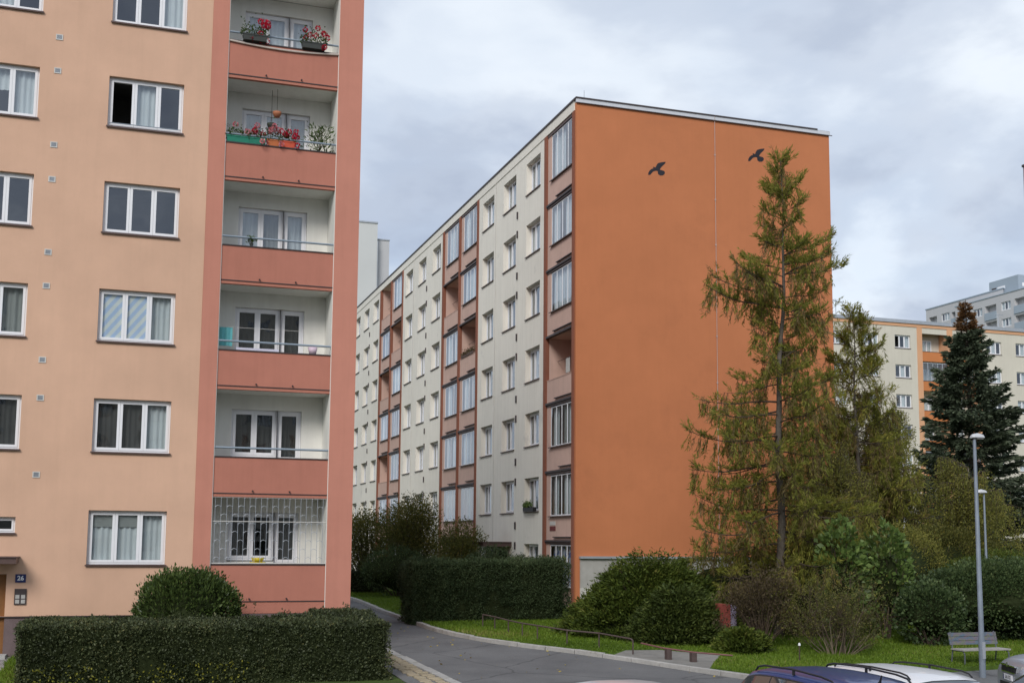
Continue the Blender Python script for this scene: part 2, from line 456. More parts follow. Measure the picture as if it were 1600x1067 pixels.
def add_window(parent, loc, rotz, w, h, wings=(1/3, 1/3, 1/3), d=.12, sill=True, cur='', transom=None, fm=None, glass=None,
               fr=.045, sa=.065, openwing=None, sillm=None, name='window', seed=0, label=None, dep=.07):
    fm = fm or M['white']; glass = glass or M['glass']
    me, panes = frame_mesh(w, h, wings, transom, fr, sa, fm.name + str(openwing), fm, dep)
    if openwing is not None and ('o', w, h, openwing) not in CACHE:
        CACHE[('o', w, h, openwing)] = 1
    o = link(name, me, parent, loc, rotz)
    if label: o['label'] = label
    for i, (x0, x1, z0, z1) in enumerate(panes):
        if openwing == i: continue
        link('pane', pane_mesh(x1 - x0, z1 - z0, glass), o, (x0, dep * .25, z0), local=True)
    if sill:
        link('sill', sill_mesh(w, d, sillm or M['sillmetal']), o, (0, 0, 0), local=True)
    # furnishing behind the glass: one letter per wing
    nw = len(wings); x = 0.0
    for i, c in enumerate(cur[:nw]):
        x0 = .05 + (w - .1) * sum(wings[:i]); ww = (w - .1) * wings[i]
        hh = h - .12
        if c == 'n': link('curtain', curtain_mesh(ww, hh, M['curtain'], seed=seed + i), o, (x0, .14, .06), local=True)
        elif c == 'g': link('curtain', curtain_mesh(ww, hh, M['curtain_g'], seed=seed + i), o, (x0, .14, .06), local=True)
        elif c == 'd': link('curtain', curtain_mesh(ww, hh, M['curtain_d'], seed=seed + i), o, (x0, .14, .06), local=True)
        elif c == 'h': link('curtain', curtain_mesh(ww * .45, hh, M['curtain'], seed=seed + i), o, (x0 + ww * (.1 if seed % 2 else .5), .14, .06), local=True)
        elif c == 'b': link('blind', pane_mesh(ww, hh, M['blind']), o, (x0, .062, .06), local=True)
        elif c == 't':
            link('curtain', curtain_mesh(ww, hh, M['curtain'], seed=seed + i), o, (x0, .10, .06), local=True)
            link('blind', pane_mesh(ww, hh * .28, M['curtain_g']), o, (x0, .062, .06 + hh * .72), local=True)
        elif c == 'u':
            link('curtain', curtain_mesh(ww, hh * .45, M['curtain'], seed=seed + i), o, (x0, .14, .06 + hh * .55), local=True)
    return o
def facade(b, xf, U0, U1, Z0, Z1, ops, mw=0, mr=0, mroom=1):
    """wall sheet with holes: ops = (u0,u1,z0,z1,reveal depth,room depth) ; room depth None = open hole"""
    us = sorted({U0, U1, *[o[0] for o in ops], *[o[1] for o in ops]})
    zs = sorted({Z0, Z1, *[o[2] for o in ops], *[o[3] for o in ops]})
    us = [u for u in us if U0 <= u <= U1]; zs = [z for z in zs if Z0 <= z <= Z1]
    for i in range(len(us) - 1):
        for j in range(len(zs) - 1):
            uc = (us[i] + us[i + 1]) / 2; zc = (zs[j] + zs[j + 1]) / 2
            if any(o[0] < uc < o[1] and o[2] < zc < o[3] for o in ops): continue
            b.face([xf(us[i], 0, zs[j]), xf(us[i + 1], 0, zs[j]), xf(us[i + 1], 0, zs[j + 1]), xf(us[i], 0, zs[j + 1])], mw)
    for (u0, u1, z0, z1, d, rd) in ops:
        if d:
            for (a, c) in (((u0, z0), (u1, z0)), ((u1, z0), (u1, z1)), ((u1, z1), (u0, z1)), ((u0, z1), (u0, z0))):
                b.face([xf(a[0], 0, a[1]), xf(c[0], 0, c[1]), xf(c[0], d, c[1]), xf(a[0], d, a[1])], mr)
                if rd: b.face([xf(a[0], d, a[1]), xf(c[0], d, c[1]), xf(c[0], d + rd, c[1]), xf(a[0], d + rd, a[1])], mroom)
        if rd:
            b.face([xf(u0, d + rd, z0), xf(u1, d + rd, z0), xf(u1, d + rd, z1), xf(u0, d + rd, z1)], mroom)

# ------------------------------------------------------------------ setting: ground, road, lawn, kerbs
def sheet(name, pts, dz, m, skirt=0.0, parent=None, zf=gz):
    bm = bmesh.new()
    bm.faces.new([bm.verts.new((x, y, 0)) for x, y in pts])
    for yc in np.arange(22, 42.1, 1.25):
        bmesh.ops.bisect_plane(bm, geom=bm.verts[:] + bm.edges[:] + bm.faces[:], plane_co=(0, yc, 0), plane_no=(0, 1, 0))
    bmesh.ops.triangulate(bm, faces=bm.faces[:])
    for v in bm.verts: v.co.z = zf(v.co.y) + dz
    if skirt:
        be = [e for e in bm.edges if len(e.link_faces) == 1]
        r = bmesh.ops.extrude_edge_only(bm, edges=be)
        for v in r['geom']:
            if isinstance(v, bmesh.types.BMVert): v.co.z -= skirt
    me = bpy.data.meshes.new(name); bm.to_mesh(me); bm.free()
    me.materials.append(m)
    return link(name, me, parent)
ys = [-900, -300, -60, 10, 20] + list(np.arange(22, 42.1, 1.0)) + [50, 80, 140, 300, 800, 2500]
b = MB()
for i in range(len(ys) - 1):
    a, c = ys[i], ys[i + 1]
    b.face([(-2500, a, gz(a) - .06), (2500, a, gz(a) - .06), (2500, c, gz(c) - .06), (-2500, c, gz(c) - .06)])
structure(b.build('ground', M['soil']))
KR = [(9.95, 60), (9.9, 52), (9.55, 46.5), (9.3, 43), (9.2, 40), (9.22, 38.2), (9.38, 35.6), (9.95, 33.4), (10.75, 31.8), (11.75, 30.3), (12.75, 28.3), (13.6, 26.2), (14.3, 24.7), (15.2, 24.25), (16.5, 24.35), (19, 25.0), (22, 25.45), (28, 25.5), (46, 25.4)]
KL = [(7.35, 14), (7.3, 20), (7.22, 24), (7.15, 26), (7.07, 28.2), (6.95, 31.1), (6.9, 35), (6.9, 44), (6.4, 46.5), (4.5, 48)]
def resample(pts, step):
    P = [Vector((x, y, 0)) for x, y in pts]
    # Catmull-Rom densify
    D = []
    for i in range(len(P) - 1):
        p0 = P[max(i - 1, 0)]; p1 = P[i]; p2 = P[i + 1]; p3 = P[min(i + 2, len(P) - 1)]
        for k in range(12):
            t = k / 12
            D.append(.5 * ((2 * p1) + (p2 - p0) * t + (2 * p0 - 5 * p1 + 4 * p2 - p3) * t * t + (3 * p1 - p0 - 3 * p2 + p3) * t ** 3))
    D.append(P[-1])
    out = [D[0]]; acc = 0
    for i in range(1, len(D)):
        seg = (D[i] - D[i - 1]).length
        while acc + seg >= step:
            f = (step - acc) / seg
            q = D[i - 1].lerp(D[i], f); out.append(q); D[i - 1] = q; seg = (D[i] - q).length; acc = 0
        acc += seg
    return out
kr = [(p.x, p.y) for p in resample(KR, .5)]
kl = [(p.x, p.y) for p in resample(KL, .5)]
road_poly = [(-60, -40), (60, -40), (60, 25.4)] + list(reversed(kr)) + [(9.95, 62), (-40, 62), (-40, 48)] + list(reversed(kl)) + [(7.35, 12.5), (-60, 12.5)]
structure(sheet('road', road_poly, 0.0, M['asphalt']))
# lawn on the right of the road
lawn_poly = [(x + .1, y) for x, y in kr] + [(46, 41.9), (30, 41.9), (16.6, 41.9), (16.55, 60)]
lawn = structure(sheet('lawn', lawn_poly, 0.09, M['lawnsoil'], 0.2))
# ground beside the left block
yard = structure(sheet('yard', [(-25, 14.5), (-2.2, 14.5), (-2.2, 24.5), (6.1, 24.5), (6.1, 47), (-25, 47)], 0.07, M['soil'], 0.2))
# left pavement between hedge and kerb
pav = structure(sheet('pavement', [(6.1, 13)] + [(x - .14, y) for x, y in kl if y < 46] + [(6.1, 45.5)], 0.085, M['asphalt2'], 0.2))
dpath = structure(sheet('door_path', [(-4.2, 14), (-2.3, 14), (-2.3, 31.3), (-4.2, 31.3)], 0.09, M['gravel'], 0.1))
pad = structure(sheet('concrete_pad', [(12.55, 29.25), (13.05, 28.0), (13.75, 26.25), (14.35, 27.2), (15.3, 28.6), (14.2, 29.9), (13.2, 30.0)], 0.096, mat('worn_concrete_pad', (0.22, 0.212, 0.195), .9, .15, var=.2, bump=.3, bscale=30), 0.1))

def kerb_run(name, pts, step, wdt, hgt, m, off, label=None):
    root = bpy.data.objects.new(name, None); COL.objects.link(root); root['kind'] = 'structure'
    P = resample(pts, step)
    root.location = (P[0].x, P[0].y, gz(P[0].y))
    meshes = []
    for q in range(4):
        bm = bmesh.new(); bmesh.ops.create_cube(bm, size=1)
        for v in bm.verts:
            v.co.x *= step - .014 - .006 * q; v.co.y *= wdt; v.co.z *= hgt
            v.co += Vector((random.uniform(-.004, .004), random.uniform(-.008, .008), random.uniform(-.006, .006)))
        bmesh.ops.bevel(bm, geom=bm.edges[:], offset=.012, segments=1, affect='EDGES')
        me = bpy.data.meshes.new('kerb_stone'); bm.to_mesh(me); bm.free(); me.materials.append(m); meshes.append(me)
    for i in range(len(P) - 1):
        a, c = P[i], P[i + 1]
        za, zc = gz(a.y), gz(c.y)
        d = c - a
        o = bpy.data.objects.new('kerb_stone', random.choice(meshes)); COL.objects.link(o)
        nrm = Vector((-d.y, d.x, 0)).normalized() * off
        o.location = ((a.x + c.x) / 2 + nrm.x, (a.y + c.y) / 2 + nrm.y, (za + zc) / 2 + .11 - hgt / 2 + random.uniform(-.008, .01))
        o.rotation_euler = (0, -math.atan2(zc - za, d.length), math.atan2(d.y, d.x) + random.uniform(-.012, .012))
        o.parent = root; o.matrix_parent_inverse = base_inv(root)
    return root
kerb_run('kerb', [p for p in KR if p[0] < 17], .98, .15, .26, M['kerb'], .08)
kerb_run('kerb', KL, .98, .2, .26, M['kerb'], .06)

# sandstone setts along the left kerb
setts = bpy.data.objects.new('sett_strip', None); COL.objects.link(setts); structure(setts); setts.location = (6.6, 28, .1)
sm = []
for q in range(5):
    bm = bmesh.new(); bmesh.ops.create_cube(bm, size=1)
    for v in bm.verts:
        v.co.x *= .27 - .02 * q; v.co.y *= .2; v.co.z *= .1
        v.co += Vector((random.uniform(-.015, .015), random.uniform(-.015, .015), random.uniform(-.006, .006)))
    bmesh.ops.bevel(bm, geom=bm.edges[:], offset=.015, segments=1, affect='EDGES')
    me = bpy.data.meshes.new('sett'); bm.to_mesh(me); bm.free(); me.materials.append(M['sett']); sm.append(me)
yy = 24.2
while yy < 31.2:
    for c in range(2):
        xk = float(np.interp(yy, [20, 24, 26, 28.2, 31.1], [7.3, 7.22, 7.15, 7.07, 6.95]))
        o = bpy.data.objects.new('sett', random.choice(sm)); COL.objects.link(o)
        o.location = (xk - .33 - .29 * c + random.uniform(-.02, .02), yy + .08 * c, gz(yy) + .055 + random.uniform(0, .02))
        o.rotation_euler = (random.uniform(-.05, .05), random.uniform(-.05, .05), random.uniform(-.12, .12))
        o.parent = setts; o.matrix_parent_inverse = base_inv(setts)
    yy += .235

# ------------------------------------------------------------------ left apartment block
YL = 31.35
JO = [EYE + z for z in (-1.60, 1.16, 3.95, 6.74, 9.53, 12.35)]      # loggia floor joints
LTOP = EYE + 18.2
left = thing('apartment_building', (-4, YL, gz(YL)), 'peach apartment block with salmon loggias on the left edge', 'building')
b = MB(); xf = lambda u, d, z: (u, YL + d, z)
ops = []
WROW = [EYE - .69 + 2.8 * k for k in range(6)]
for k, z in enumerate(WROW):
    ops.append((-.70, 1.17, z, z + 1.36, .12, 1.6))
    if k: ops.append((-4.24, -2.38, z, z + 1.36, .12, 1.6))
ops.append((-3.6, -2.37, EYE + .07, EYE + .48, .12, 1.2))
ops.append((-3.6, -2.5, .45, EYE - .9, .15, None))
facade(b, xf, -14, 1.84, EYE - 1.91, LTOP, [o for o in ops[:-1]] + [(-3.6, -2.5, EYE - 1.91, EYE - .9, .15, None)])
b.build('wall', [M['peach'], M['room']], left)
b = MB()
b.box(-14, -3.6, YL + .03, YL + .3, 0, EYE - 1.912); b.box(-2.5, 5.895, YL + .03, YL + .3, 0, EYE - 1.912)
b.build('plinth', M['plinth'], left)
b = MB(); b.box(-13.99, 1.84, YL - .012, YL + .02, EYE - 1.935, EYE - 1.911); b.build('plinth_flashing', M['darktrim'], left)
b = MB(); b.box(1.842, 2.27, YL - .012, YL + 1.1, EYE - 1.905, LTOP); b.build('pilaster', M['pink'], left)
b = MB(); b.box(5.24, 5.9, YL - .012, YL + 1.1, EYE - 1.905, LTOP); b.build('pilaster', M['pink'], left)
b = MB(); b.box(5.6, 5.895, YL + 1.1, YL + 11, 0, LTOP); b.build('side_wall', M['pink'], left)
b = MB(); b.box(-14, 5.6, YL + 10.7, YL + 11, 0, LTOP); b.build('back_wall', M['peach'], left)
b = MB(); b.box(-14.2, 6.0, YL - .1, YL + 11.1, LTOP, LTOP + .25); b.build('roof', M['greymetal'], left)
b = MB(); b.box(-14.01, -13.8, YL + .01, YL + 10.7, 0, LTOP); b.build('side_wall', M['peach'], left)
# loggia side linings and the pale edge strips
for x0, x1 in ((2.27, 2.284), (5.226, 5.24)):
    b = MB(); b.box(x0, x1, YL + .0, YL + 1.1, EYE - 1.9, LTOP); b.build('loggia_side_wall', M['loggiawhite'], left)
b = MB(); b.box(2.271, 5.239, YL + .03, YL + .2, EYE - 1.905, JO[0] - .091); b.build('loggia_base', M['pink2'], left)
for k, j in enumerate(JO):
    b = MB(); b.box(2.285, 5.225, YL + .16, YL + 1.1, j - .088, j + .06); b.build('loggia_slab', M['loggiawhite'], left)
    p = MB(); p.box(2.285, 5.225, YL + .035, YL + .16, j - .09, j + .925)
    p = p.build('loggia_parapet', M['pink2'], left)
    q = MB(); q.box(2.286, 5.224, YL + .018, YL + .034, j - .012, j + .012); q.build('drip_strip', M['darktrim'], p)
    q = MB(); q.box(2.286, 5.224, YL + .012, YL + .2, j + .926, j + .955); q.build('coping', M['darktrim'], p)
    for dx in (1.0, 1.95):
        q = MB(); q.tube([(2.285 + dx, YL + .034, j + .07), (2.285 + dx, YL - .02, j + .06)], .022, 8); q.build('drain_pipe', M['darktrim'], p)
    if k:
        q = MB(); q.tube([(2.27, YL + .05, j + 1.18), (5.23, YL + .05, j + 1.18)], .028, 8)
        q.build('handrail', M['railmetal'], left)
    # back wall with window and door
    zt = (JO[k + 1] if k < 5 else j + 2.8) - .089
    b = MB(); f2 = lambda u, d, z: (u, YL + 1.1 + d, z)
    facade(b, f2, 2.285, 5.225, j + .061, zt - (0 if k < 5 else 0), [(2.78, 4.0, j + 1.0, j + 2.3, .1, 1.4), (4.0, 4.65, j + .12, j + 2.3, .1, 1.4)])
    b.build('loggia_back_wall', [M['loggiawhite'], M['room']], left)
    cur = ['d d', 'ddd', 'ddd', 'ngn', 'gng', 'nnn'][k]
    add_window(left, (2.78, YL + 1.2, j + 1.0), 0, 1.22, 1.3, (.5, .5), .1, False, cur[:2], seed=k, fr=.05, sa=.075)
    add_window(left, (4.0, YL + 1.2, j + .12), 0, .65, 2.18, (1,), .1, False, cur[2], transom=.85, seed=k + 3, fr=.05, sa=.08, name='loggia_door')
b = MB(); b.box(2.285, 5.225, YL + .16, YL + 1.1, JO[5] + 2.72, JO[5] + 2.86); b.build('loggia_slab', M['loggiawhite'], left)
b = MB(); b.box(2.285, 5.225, YL + .03, YL + .16, JO[5] + 2.70, LTOP); b.build('loggia_parapet', M['pink2'], left)
# wall windows
CUR2 = ['ttn', 'ddn', 'bbn', '   ', ' n ', '  n']
for k, z in enumerate(WROW):
    o = add_window(left, (-.70, YL + .12, z), 0, 1.87, 1.36, (1/3, 1/3, 1/3), .12, True, CUR2[k], seed=k * 3, openwing=0 if k == 4 else None)
    if k == 4:
        o['label'] = 'window with its left sash swung open'
        s = MB(); s.box(0, .06, 0, .5, 0, 1.2); s.box(0, .06, .5, .56, 0, 1.2)
        s = MB()
        for (y0, y1, z0, z1) in ((0, .06, 0, 1.22), (.5, .56, 0, 1.22), (.06, .5, 0, .06), (.06, .5, 1.16, 1.22)): s.box(-.05, 0, y0, y1, z0, z1)
        link('open_sash', s.mesh('open_sash', M['white']), o, (.09, .08, .07), local=True)
    if k:
        add_window(left, (-4.24, YL + .12, z), 0, 1.86, 1.36, (1/3, 1/3, 1/3), .12, True, ['', 'ddd', 'gtg', '   ', 'nun', ' n '][k], seed=k * 5 + 1)
b = MB(); b.tube([(-.66, YL + .05, WROW[4] + .13), (1.12, YL + .05, WROW[4] + .13)], .012, 6); b.build('window_guard_bar', M['railmetal'], left)
add_window(left, (-3.6, YL + .12, EYE + .07), 0, 1.23, .41, (1,), .12, True, ' ', fr=.04, sa=.05)
# vents
b = MB(); b.box(-.085, .085, -.014, 0, -.075, -.055); b.box(-.085, .085, -.014, 0, .055, .075); b.box(-.085, -.06, -.014, 0, -.055, .055); b.box(.06, .085, -.014, 0, -.055, .055)
for i in range(4): b.box(-.06, .06, -.008, -.001, -.05 + i * .028, -.034 + i * .028, 1)
b.box(-.06, .06, -.002, -.0005, -.055, .055, 2)
vent = b.mesh('vent', [M['oldwhite'], M['greymetal'], M['black']])
for z in (12.72, 11.83, 9.88, 8.98, 7.10, 6.24, 4.37, 3.42, 1.52):
    link('vent', vent, left, (-1.955, YL - .001, EYE + z))
# entrance: canopy, door, number, bell panel
b = MB(); b.box(-4.6, -2.25, YL - .75, YL, EYE - .64, EYE - .5); b.box(-4.6, -2.22, YL - .78, YL, EYE - .5, EYE - .47)
b.build('canopy', M['sillmetal'], left)
d = MB()
for x0, x1, z0, z1 in ((-3.6, -3.45, .4, 2.3), (-2.65, -2.5, .4, 2.3), (-3.45, -2.65, 2.16, 2.3), (-3.45, -2.65, .4, .8)): d.box(x0, x1, YL + .1, YL + .16, z0, z1)
d = d.build('entrance_door', M['woodbrown'], left)
b = MB(); b.box(-3.45, -2.65, YL + .12, YL + .13, .8, 2.16); b.build('pane', M['glass'], d)
b = MB(); b.box(-3.6, -2.5, YL + .17, YL + 1.5, .35, 2.3, 0, 'f'); b.build('hallway', M['room'], d)
b = MB(); b.box(-3.7, -2.4, YL - .5, YL + .15, .25, .4); b.build('doorstep', M['concrete'], left)
def text_mesh(body, size, m, name, bold=0.0):
    cu = bpy.data.curves.new(name, 'FONT'); cu.body = body; cu.size = size; cu.align_x = 'CENTER'; cu.align_y = 'CENTER'
    cu.offset = bold; cu.resolution_u = 3
    o = bpy.data.objects.new(name, cu); COL.objects.link(o)
    dg = bpy.context.evaluated_depsgraph_get()
    me = bpy.data.meshes.new_from_object(o.evaluated_get(dg))
    bpy.data.objects.remove(o)
    me.materials.clear(); me.materials.append(m)
    return me
b = MB(); b.box(-2.3, -2.06, YL - .016, YL - .001, EYE - 1.1, EYE - .9); plate = b.build('house_number_plate', M['navy'], left)
tx = link('number', text_mesh('26', .15, M['white'], 'number', .004), plate, (-2.18, YL - .02, EYE - 1.0))
tx.rotation_euler = (PI / 2, 0, 0)
b = MB(); b.box(-2.3, -2.03, YL - .03, YL - .001, EYE - 1.63, EYE - 1.25); bell = b.build('doorbell_panel', M['darktrim'], left)
for i in range(2):
    for j in range(3):
        b = MB(); b.box(-2.275 + i * .13, -2.185 + i * .13, YL - .034, YL - .03, EYE - 1.6 + j * .115, EYE - 1.51 + j * .115)
        b.build('name_card', M['concrete'] if j < 2 else M['darktrim'], bell)
# ground floor grille
gr = MB(); z0, z1 = JO[0] + .97, JO[1] - .1
gr.tube([(2.29, YL + .06, z0), (5.22, YL + .06, z0)], .014, 6); gr.tube([(2.29, YL + .06, z1), (5.22, YL + .06, z1)], .014, 6)
gr.tube([(2.29, YL + .06, z1 - .62), (5.22, YL + .06, z1 - .62)], .011, 6)
gr = gr.build('window_grille', M['oldwhite'], left)
bar = MB(); bar.tube([(0, 0, 0), (0, 0, z1 - z0)], .0062, 5); bar = bar.mesh('bar', M['greymetal'])
arc = MB(); arc.tube([(.146 * i / 6, 0, .04 * math.sin(PI * i / 6)) for i in range(7)], .006, 5); arc = arc.mesh('bar', M['greymetal'])
for i in range(20):
    x = 2.36 + i * .146
    link('bar', bar, gr, (x, YL + .06, z0))
    if i < 19:
        for q in range(4):
            link('bar', arc, gr, (x, YL + .06, z0 + .12 + q * .44 + (.22 if i % 2 else 0)))

# ------------------------------------------------------------------ orange gabled apartment block
XO, YO, YE = 16.66, 42.6, 96.3
OT = 20.32                                # underside of the cream roof band
orange = thing('apartment_building', (XO, YO, .55), 'cream apartment block with windowless orange gable and two painted birds', 'building')
MOD = 3.35
LOG = [(42.75, 46.10), (56.15, 59.50), (59.50, 62.85), (72.90, 76.25), (76.25, 79.60), (89.65, 93.0), (93.0, 96.3)]
WIN = [46.82, 50.12, 53.48, 63.52, 66.87, 70.22, 80.27, 83.62, 86.97]
SL = [.5, 3.3, 6.1, 8.9, 11.7, 14.5, 17.3]
SROW = [18.42 - 2.8 * (6 - k) for k in range(7)]
b = MB(); xo = lambda u, d, z: (XO + d, u, z)
ops = []
for (a, c) in LOG: ops.append((a, c, .5, OT, 0, None))
for i, y in enumerate(WIN):
    for k in range(7):
        if k == 0 and i in (1, 2, 4, 5, 7): continue
        ops.append((y, y + 1.86, SROW[k], SROW[k] + 1.46, .24, 1.2))
ops.append((51.0, 54.2, .5, 2.75, .5, 1.0)); ops.append((67.4, 70.6, .5, 2.75, .5, 1.0))
facade(b, xo, YO + .15, YE, .3, OT, ops)
b.build('wall', [M['cream'], M['room']], orange)
b = MB(); b.box(XO, 28.3, YO, YO + .14, .4, 20.6); b.build('gable_wall', M['orange'], orange)
b = MB(); b.box(28.05, 28.3, YO + .14, YE, .3, OT); b.build('side_wall', M['cream'], orange)
b = MB(); b.box(XO + .01, 28.29, YE, YE + .2, .3, OT); b.build('back_wall', M['cream'], orange)
b = MB(); b.box(XO - .03, 28.33, YO + .145, YE + .25, OT + .002, 20.72); b.build('roof_band', M['cream'], orange)
b = MB(); b.box(XO - .07, 28.36, YO + .03, YE + .28, 20.721, 20.8); b.build('roof_cap', M['darktrim'], orange)
b = MB(); b.box(XO - .02, 28.33, YO - .05, YO + .03, 20.6, 20.76); b.build('gable_flashing', mat('pale_zinc', (0.60, 0.62, 0.66), .5, .4, var=.06), orange)
b = MB(); b.box(XO - .05, 27.7, YO - .08, YO + .04, 20.762, 20.815); b.box(XO - .02, 28.42, YO - .07, YO - .051, 20.57, 20.60); b.build('gable_cap', M['darktrim'], orange)
b = MB(); b.tube([(17.15, YO + .4, 20.75), (17.15, YO + .4, 21.3)], .012, 5); b.build('lightning_rod', M['greymetal'], orange)
b = MB(); b.tube([(25.2, YO + .4, 20.75), (25.2, YO + .4, 21.05)], .012, 5); b.build('lightning_rod', M['greymetal'], orange)
b = MB(); b.tube([(22.8, YO - .06, 20.8), (22.8, YO - .035, 20.5), (22.8, YO - .035, .6)], .013, 5)
for z in np.arange(2, 20.5, 1.9): b.box(22.77, 22.83, YO - .04, YO, z, z + .05)
b.build('lightning_conductor', mat('conductor_wire', (0.52, 0.40, 0.36), .5, .4, metal=.2, var=.05), orange)
# grey plinth with ledge on the gable
b = MB(); b.box(16.84, 28.25, YO - .06, YO - .002, 1.45, 2.55); b.build('plinth_upper_band', M['concrete'], orange)
b = MB(); b.box(16.84, 28.25, YO - .06, YO - .002, .3, 1.448); b.build('plinth_lower_band', M['concrete_l'], orange)
b = MB(); b.box(16.80, 28.28, YO - .16, YO - .004, 2.551, 2.64); b.build('plinth_ledge', M['greymetal'], orange)
# birds painted on the gable, a skin of paint
BIRD = [(-0.38, -0.3), (-0.37, -0.21), (-0.31, -0.11), (-0.23, -0.04), (-0.14, 0.0), (-0.17, 0.05), (-0.11, 0.06), (-0.05, 0.04), (-0.01, 0.13), (0.05, 0.23), (0.15, 0.27), (0.29, 0.31), (0.4, 0.33), (0.39, 0.27), (0.31, 0.19), (0.22, 0.1), (0.17, 0.03), (0.14, -0.03), (0.23, -0.04), (0.33, -0.06), (0.37, -0.11), (0.35, -0.19), (0.28, -0.25), (0.16, -0.27), (0.07, -0.23), (0.05, -0.17), (0.05, -0.1), (0.0, -0.09), (-0.07, -0.1), (-0.16, -0.14), (-0.23, -0.22), (-0.29, -0.29)]
for bx_, bz_ in ((20.16, 18.255), (24.74, 19.337)):
    bm = bmesh.new()
    vs = [bm.verts.new((bx_ + x, YO - .006, bz_ + z)) for x, z in BIRD]
    for tri in tessellate_polygon([[Vector((x, z, 0)) for x, z in BIRD]]): bm.faces.new([vs[i] for i in tri])
    me = bpy.data.meshes.new('painted_bird'); bm.to_mesh(me); bm.free(); me.materials.append(M['black'])
    link('painted_bird', me, orange)
# brown strips
for y in (YO + .16, 46.1, 56.15, 59.5, 62.85, 72.9, 76.25, 79.6, 89.65, 93.0):
    w = .3 if y > YO + 1 else .22
    y0 = y - (w / 2 if y > YO + 1 else 0)
    b = MB(); b.box(XO - .04, XO + .12, y0, y0 + w, .45, OT - .002); b.build('brown_strip', M['brownstrip'], orange)
OPENED = {(0, 3), (1, 4), (2, 5), (3, 5), (4, 6), (4, 4), (4, 2)}
GLZ = {0: (.25, .25, .25, .25), 1: (1/3, 1/3, 1/3)}
rr = random.Random(5)
for bi, (a, c) in enumerate(LOG):
    y0, y1 = a + .16, c - .16
    if bi == 0: y0 = a + .24
    if bi > 4: continue
    b = MB()
    b.face([(XO + 1.25, y0 - .2, .5), (XO + 1.25, y1 + .2, .5), (XO + 1.25, y1 + .2, OT), (XO + 1.25, y0 - .2, OT)])
    b.box(XO + .125, XO + 1.25, y1 + .005, y1 + .1, .5, OT); b.box(XO + .125, XO + 1.25, y0 - .1, y0 - .005, .5, OT)
    b.build('loggia_inner_wall', M['loggiapink'], orange)
    for k, s in enumerate(SL):
        b = MB(); b.box(XO + .1, XO + 1.24, y0, y1, s - .13, s + .02); b.build('loggia_slab', M['loggiapink'], orange)
        p = MB(); p.box(XO + .025, XO + .1, y0, y1, s - .05 if k else s, s + .88)
        p = p.build('loggia_parapet', M['loggiapink'], orange)
        q = MB(); q.box(XO - .05, XO + .12, y0 + .02, y1, s - .13, s - .052); q.build('drip_strip', M['darktrim'], p)
        if k:
            q = MB(); q.box(XO - .06, XO + .02, y0 + .02, y0 + rr.uniform(1.4, 2.2), s + .05, s + .085); q.build('awning_bar', M['darktrim'], p)
        top = (SL[k + 1] - .14) if k < 6 else OT - .05
        if (bi, k) in OPENED:
            q = MB(); q.box(XO + .01, XO + .13, y0, y1, s + .881, s + .91); q.build('coping', M['loggiapink'], p)
            q = MB(); q.tube([(XO + .5, y0, s + 1.75), (XO + .5, y1, s + 1.75)], .012, 5); q.build('washing_line', M['rust'], orange)
            continue
        st = MB(); st.box(XO + .03, XO + .1, y1 - .42, y1, s + .881, top); st.build('loggia_side_strip', M['loggiapink'], orange)
        w = y1 - .43 - y0
        h = top - .08 - (s + .9)
        cur = rr.choice(['nnnn', 'n nn', 'nn n', 'n n ', 'nn  ', 'nnnn']) if k > 3 else rr.choice(['ng n', ' g g', 'g gd', 'n gn', 'gg g', 'n nn'])
        if (bi, k) == (0, 0): cur = ''
        add_window(orange, (XO + .05, y1 - .43, s + .885), -PI / 2, round(w, 3), round(h, 3), GLZ[(bi + k) % 2 if bi else 0], .06, True, cur, fm=M['white'], glass=M['glass2'], fr=.025, sa=.024, seed=rr.randint(0, 9), name='loggia_glazing', dep=.022)
        q = MB(); q.box(XO + .0, XO + .11, y0, y1 - .0, top - .07, top - .002); q.build('glazing_head', M['sillmetal'], orange)
for i, y in enumerate(WIN):
    for k in range(7):
        if k == 0 and i in (1, 2, 4, 5, 7): continue
        cur = rr.choice(['nnn', 'n n', ' n ', 'ngn', 'n  ', '  n', 'gng', 'nun', '   '])
        add_window(orange, (XO + .24, y + 1.86, SROW[k]), -PI / 2, 1.86, 1.46, (1/3, 1/3, 1/3), .24, True, cur, seed=rr.randint(0, 9), fr=.05, sa=.065)
b = MB(); b.box(-.05, .0, -.05, .05, -.16, .16); sv = b.mesh('vent', M['darktrim'])
for y in (49.86, 66.6, 83.3):
    for k in range(7):
        for dz in (-.2, -1.08):
            z = 18.07 - 2.8 * k + dz
            if z > 1.5: link('vent', sv, orange, (XO - .002, y, z))
for y in (53.15, 69.9):
    b = MB(); b.tube([(XO - .03, y, OT), (XO - .03, y, .6)], .012, 5); b.build('lightning_conductor', M['oldwhite'], orange)
for y0, y1 in ((50.4, 54.3), (66.8, 70.7)):
    b = MB(); b.box(XO - 1.3, XO, y0, y1, 2.95, 3.12); b.box(XO - 1.34, XO, y0 - .04, y1 + .04, 3.12, 3.16); b.build('entrance_canopy', M['sillmetal'], orange)
# flower box on a sill, street sign at the corner loggia
b = MB(); b.box(XO + .01, XO + .024, 44.85, 45.5, 3.84, 4.0); b.build('sign_plate', M['oldwhite'], orange)
b = MB(); b.box(XO + .008, XO + .024, 44.85, 45.5, 3.62, 3.80); b.build('sign_plate', mat('dark_red_enamel', (0.16, 0.03, 0.03), .4, .4, var=.05), orange)
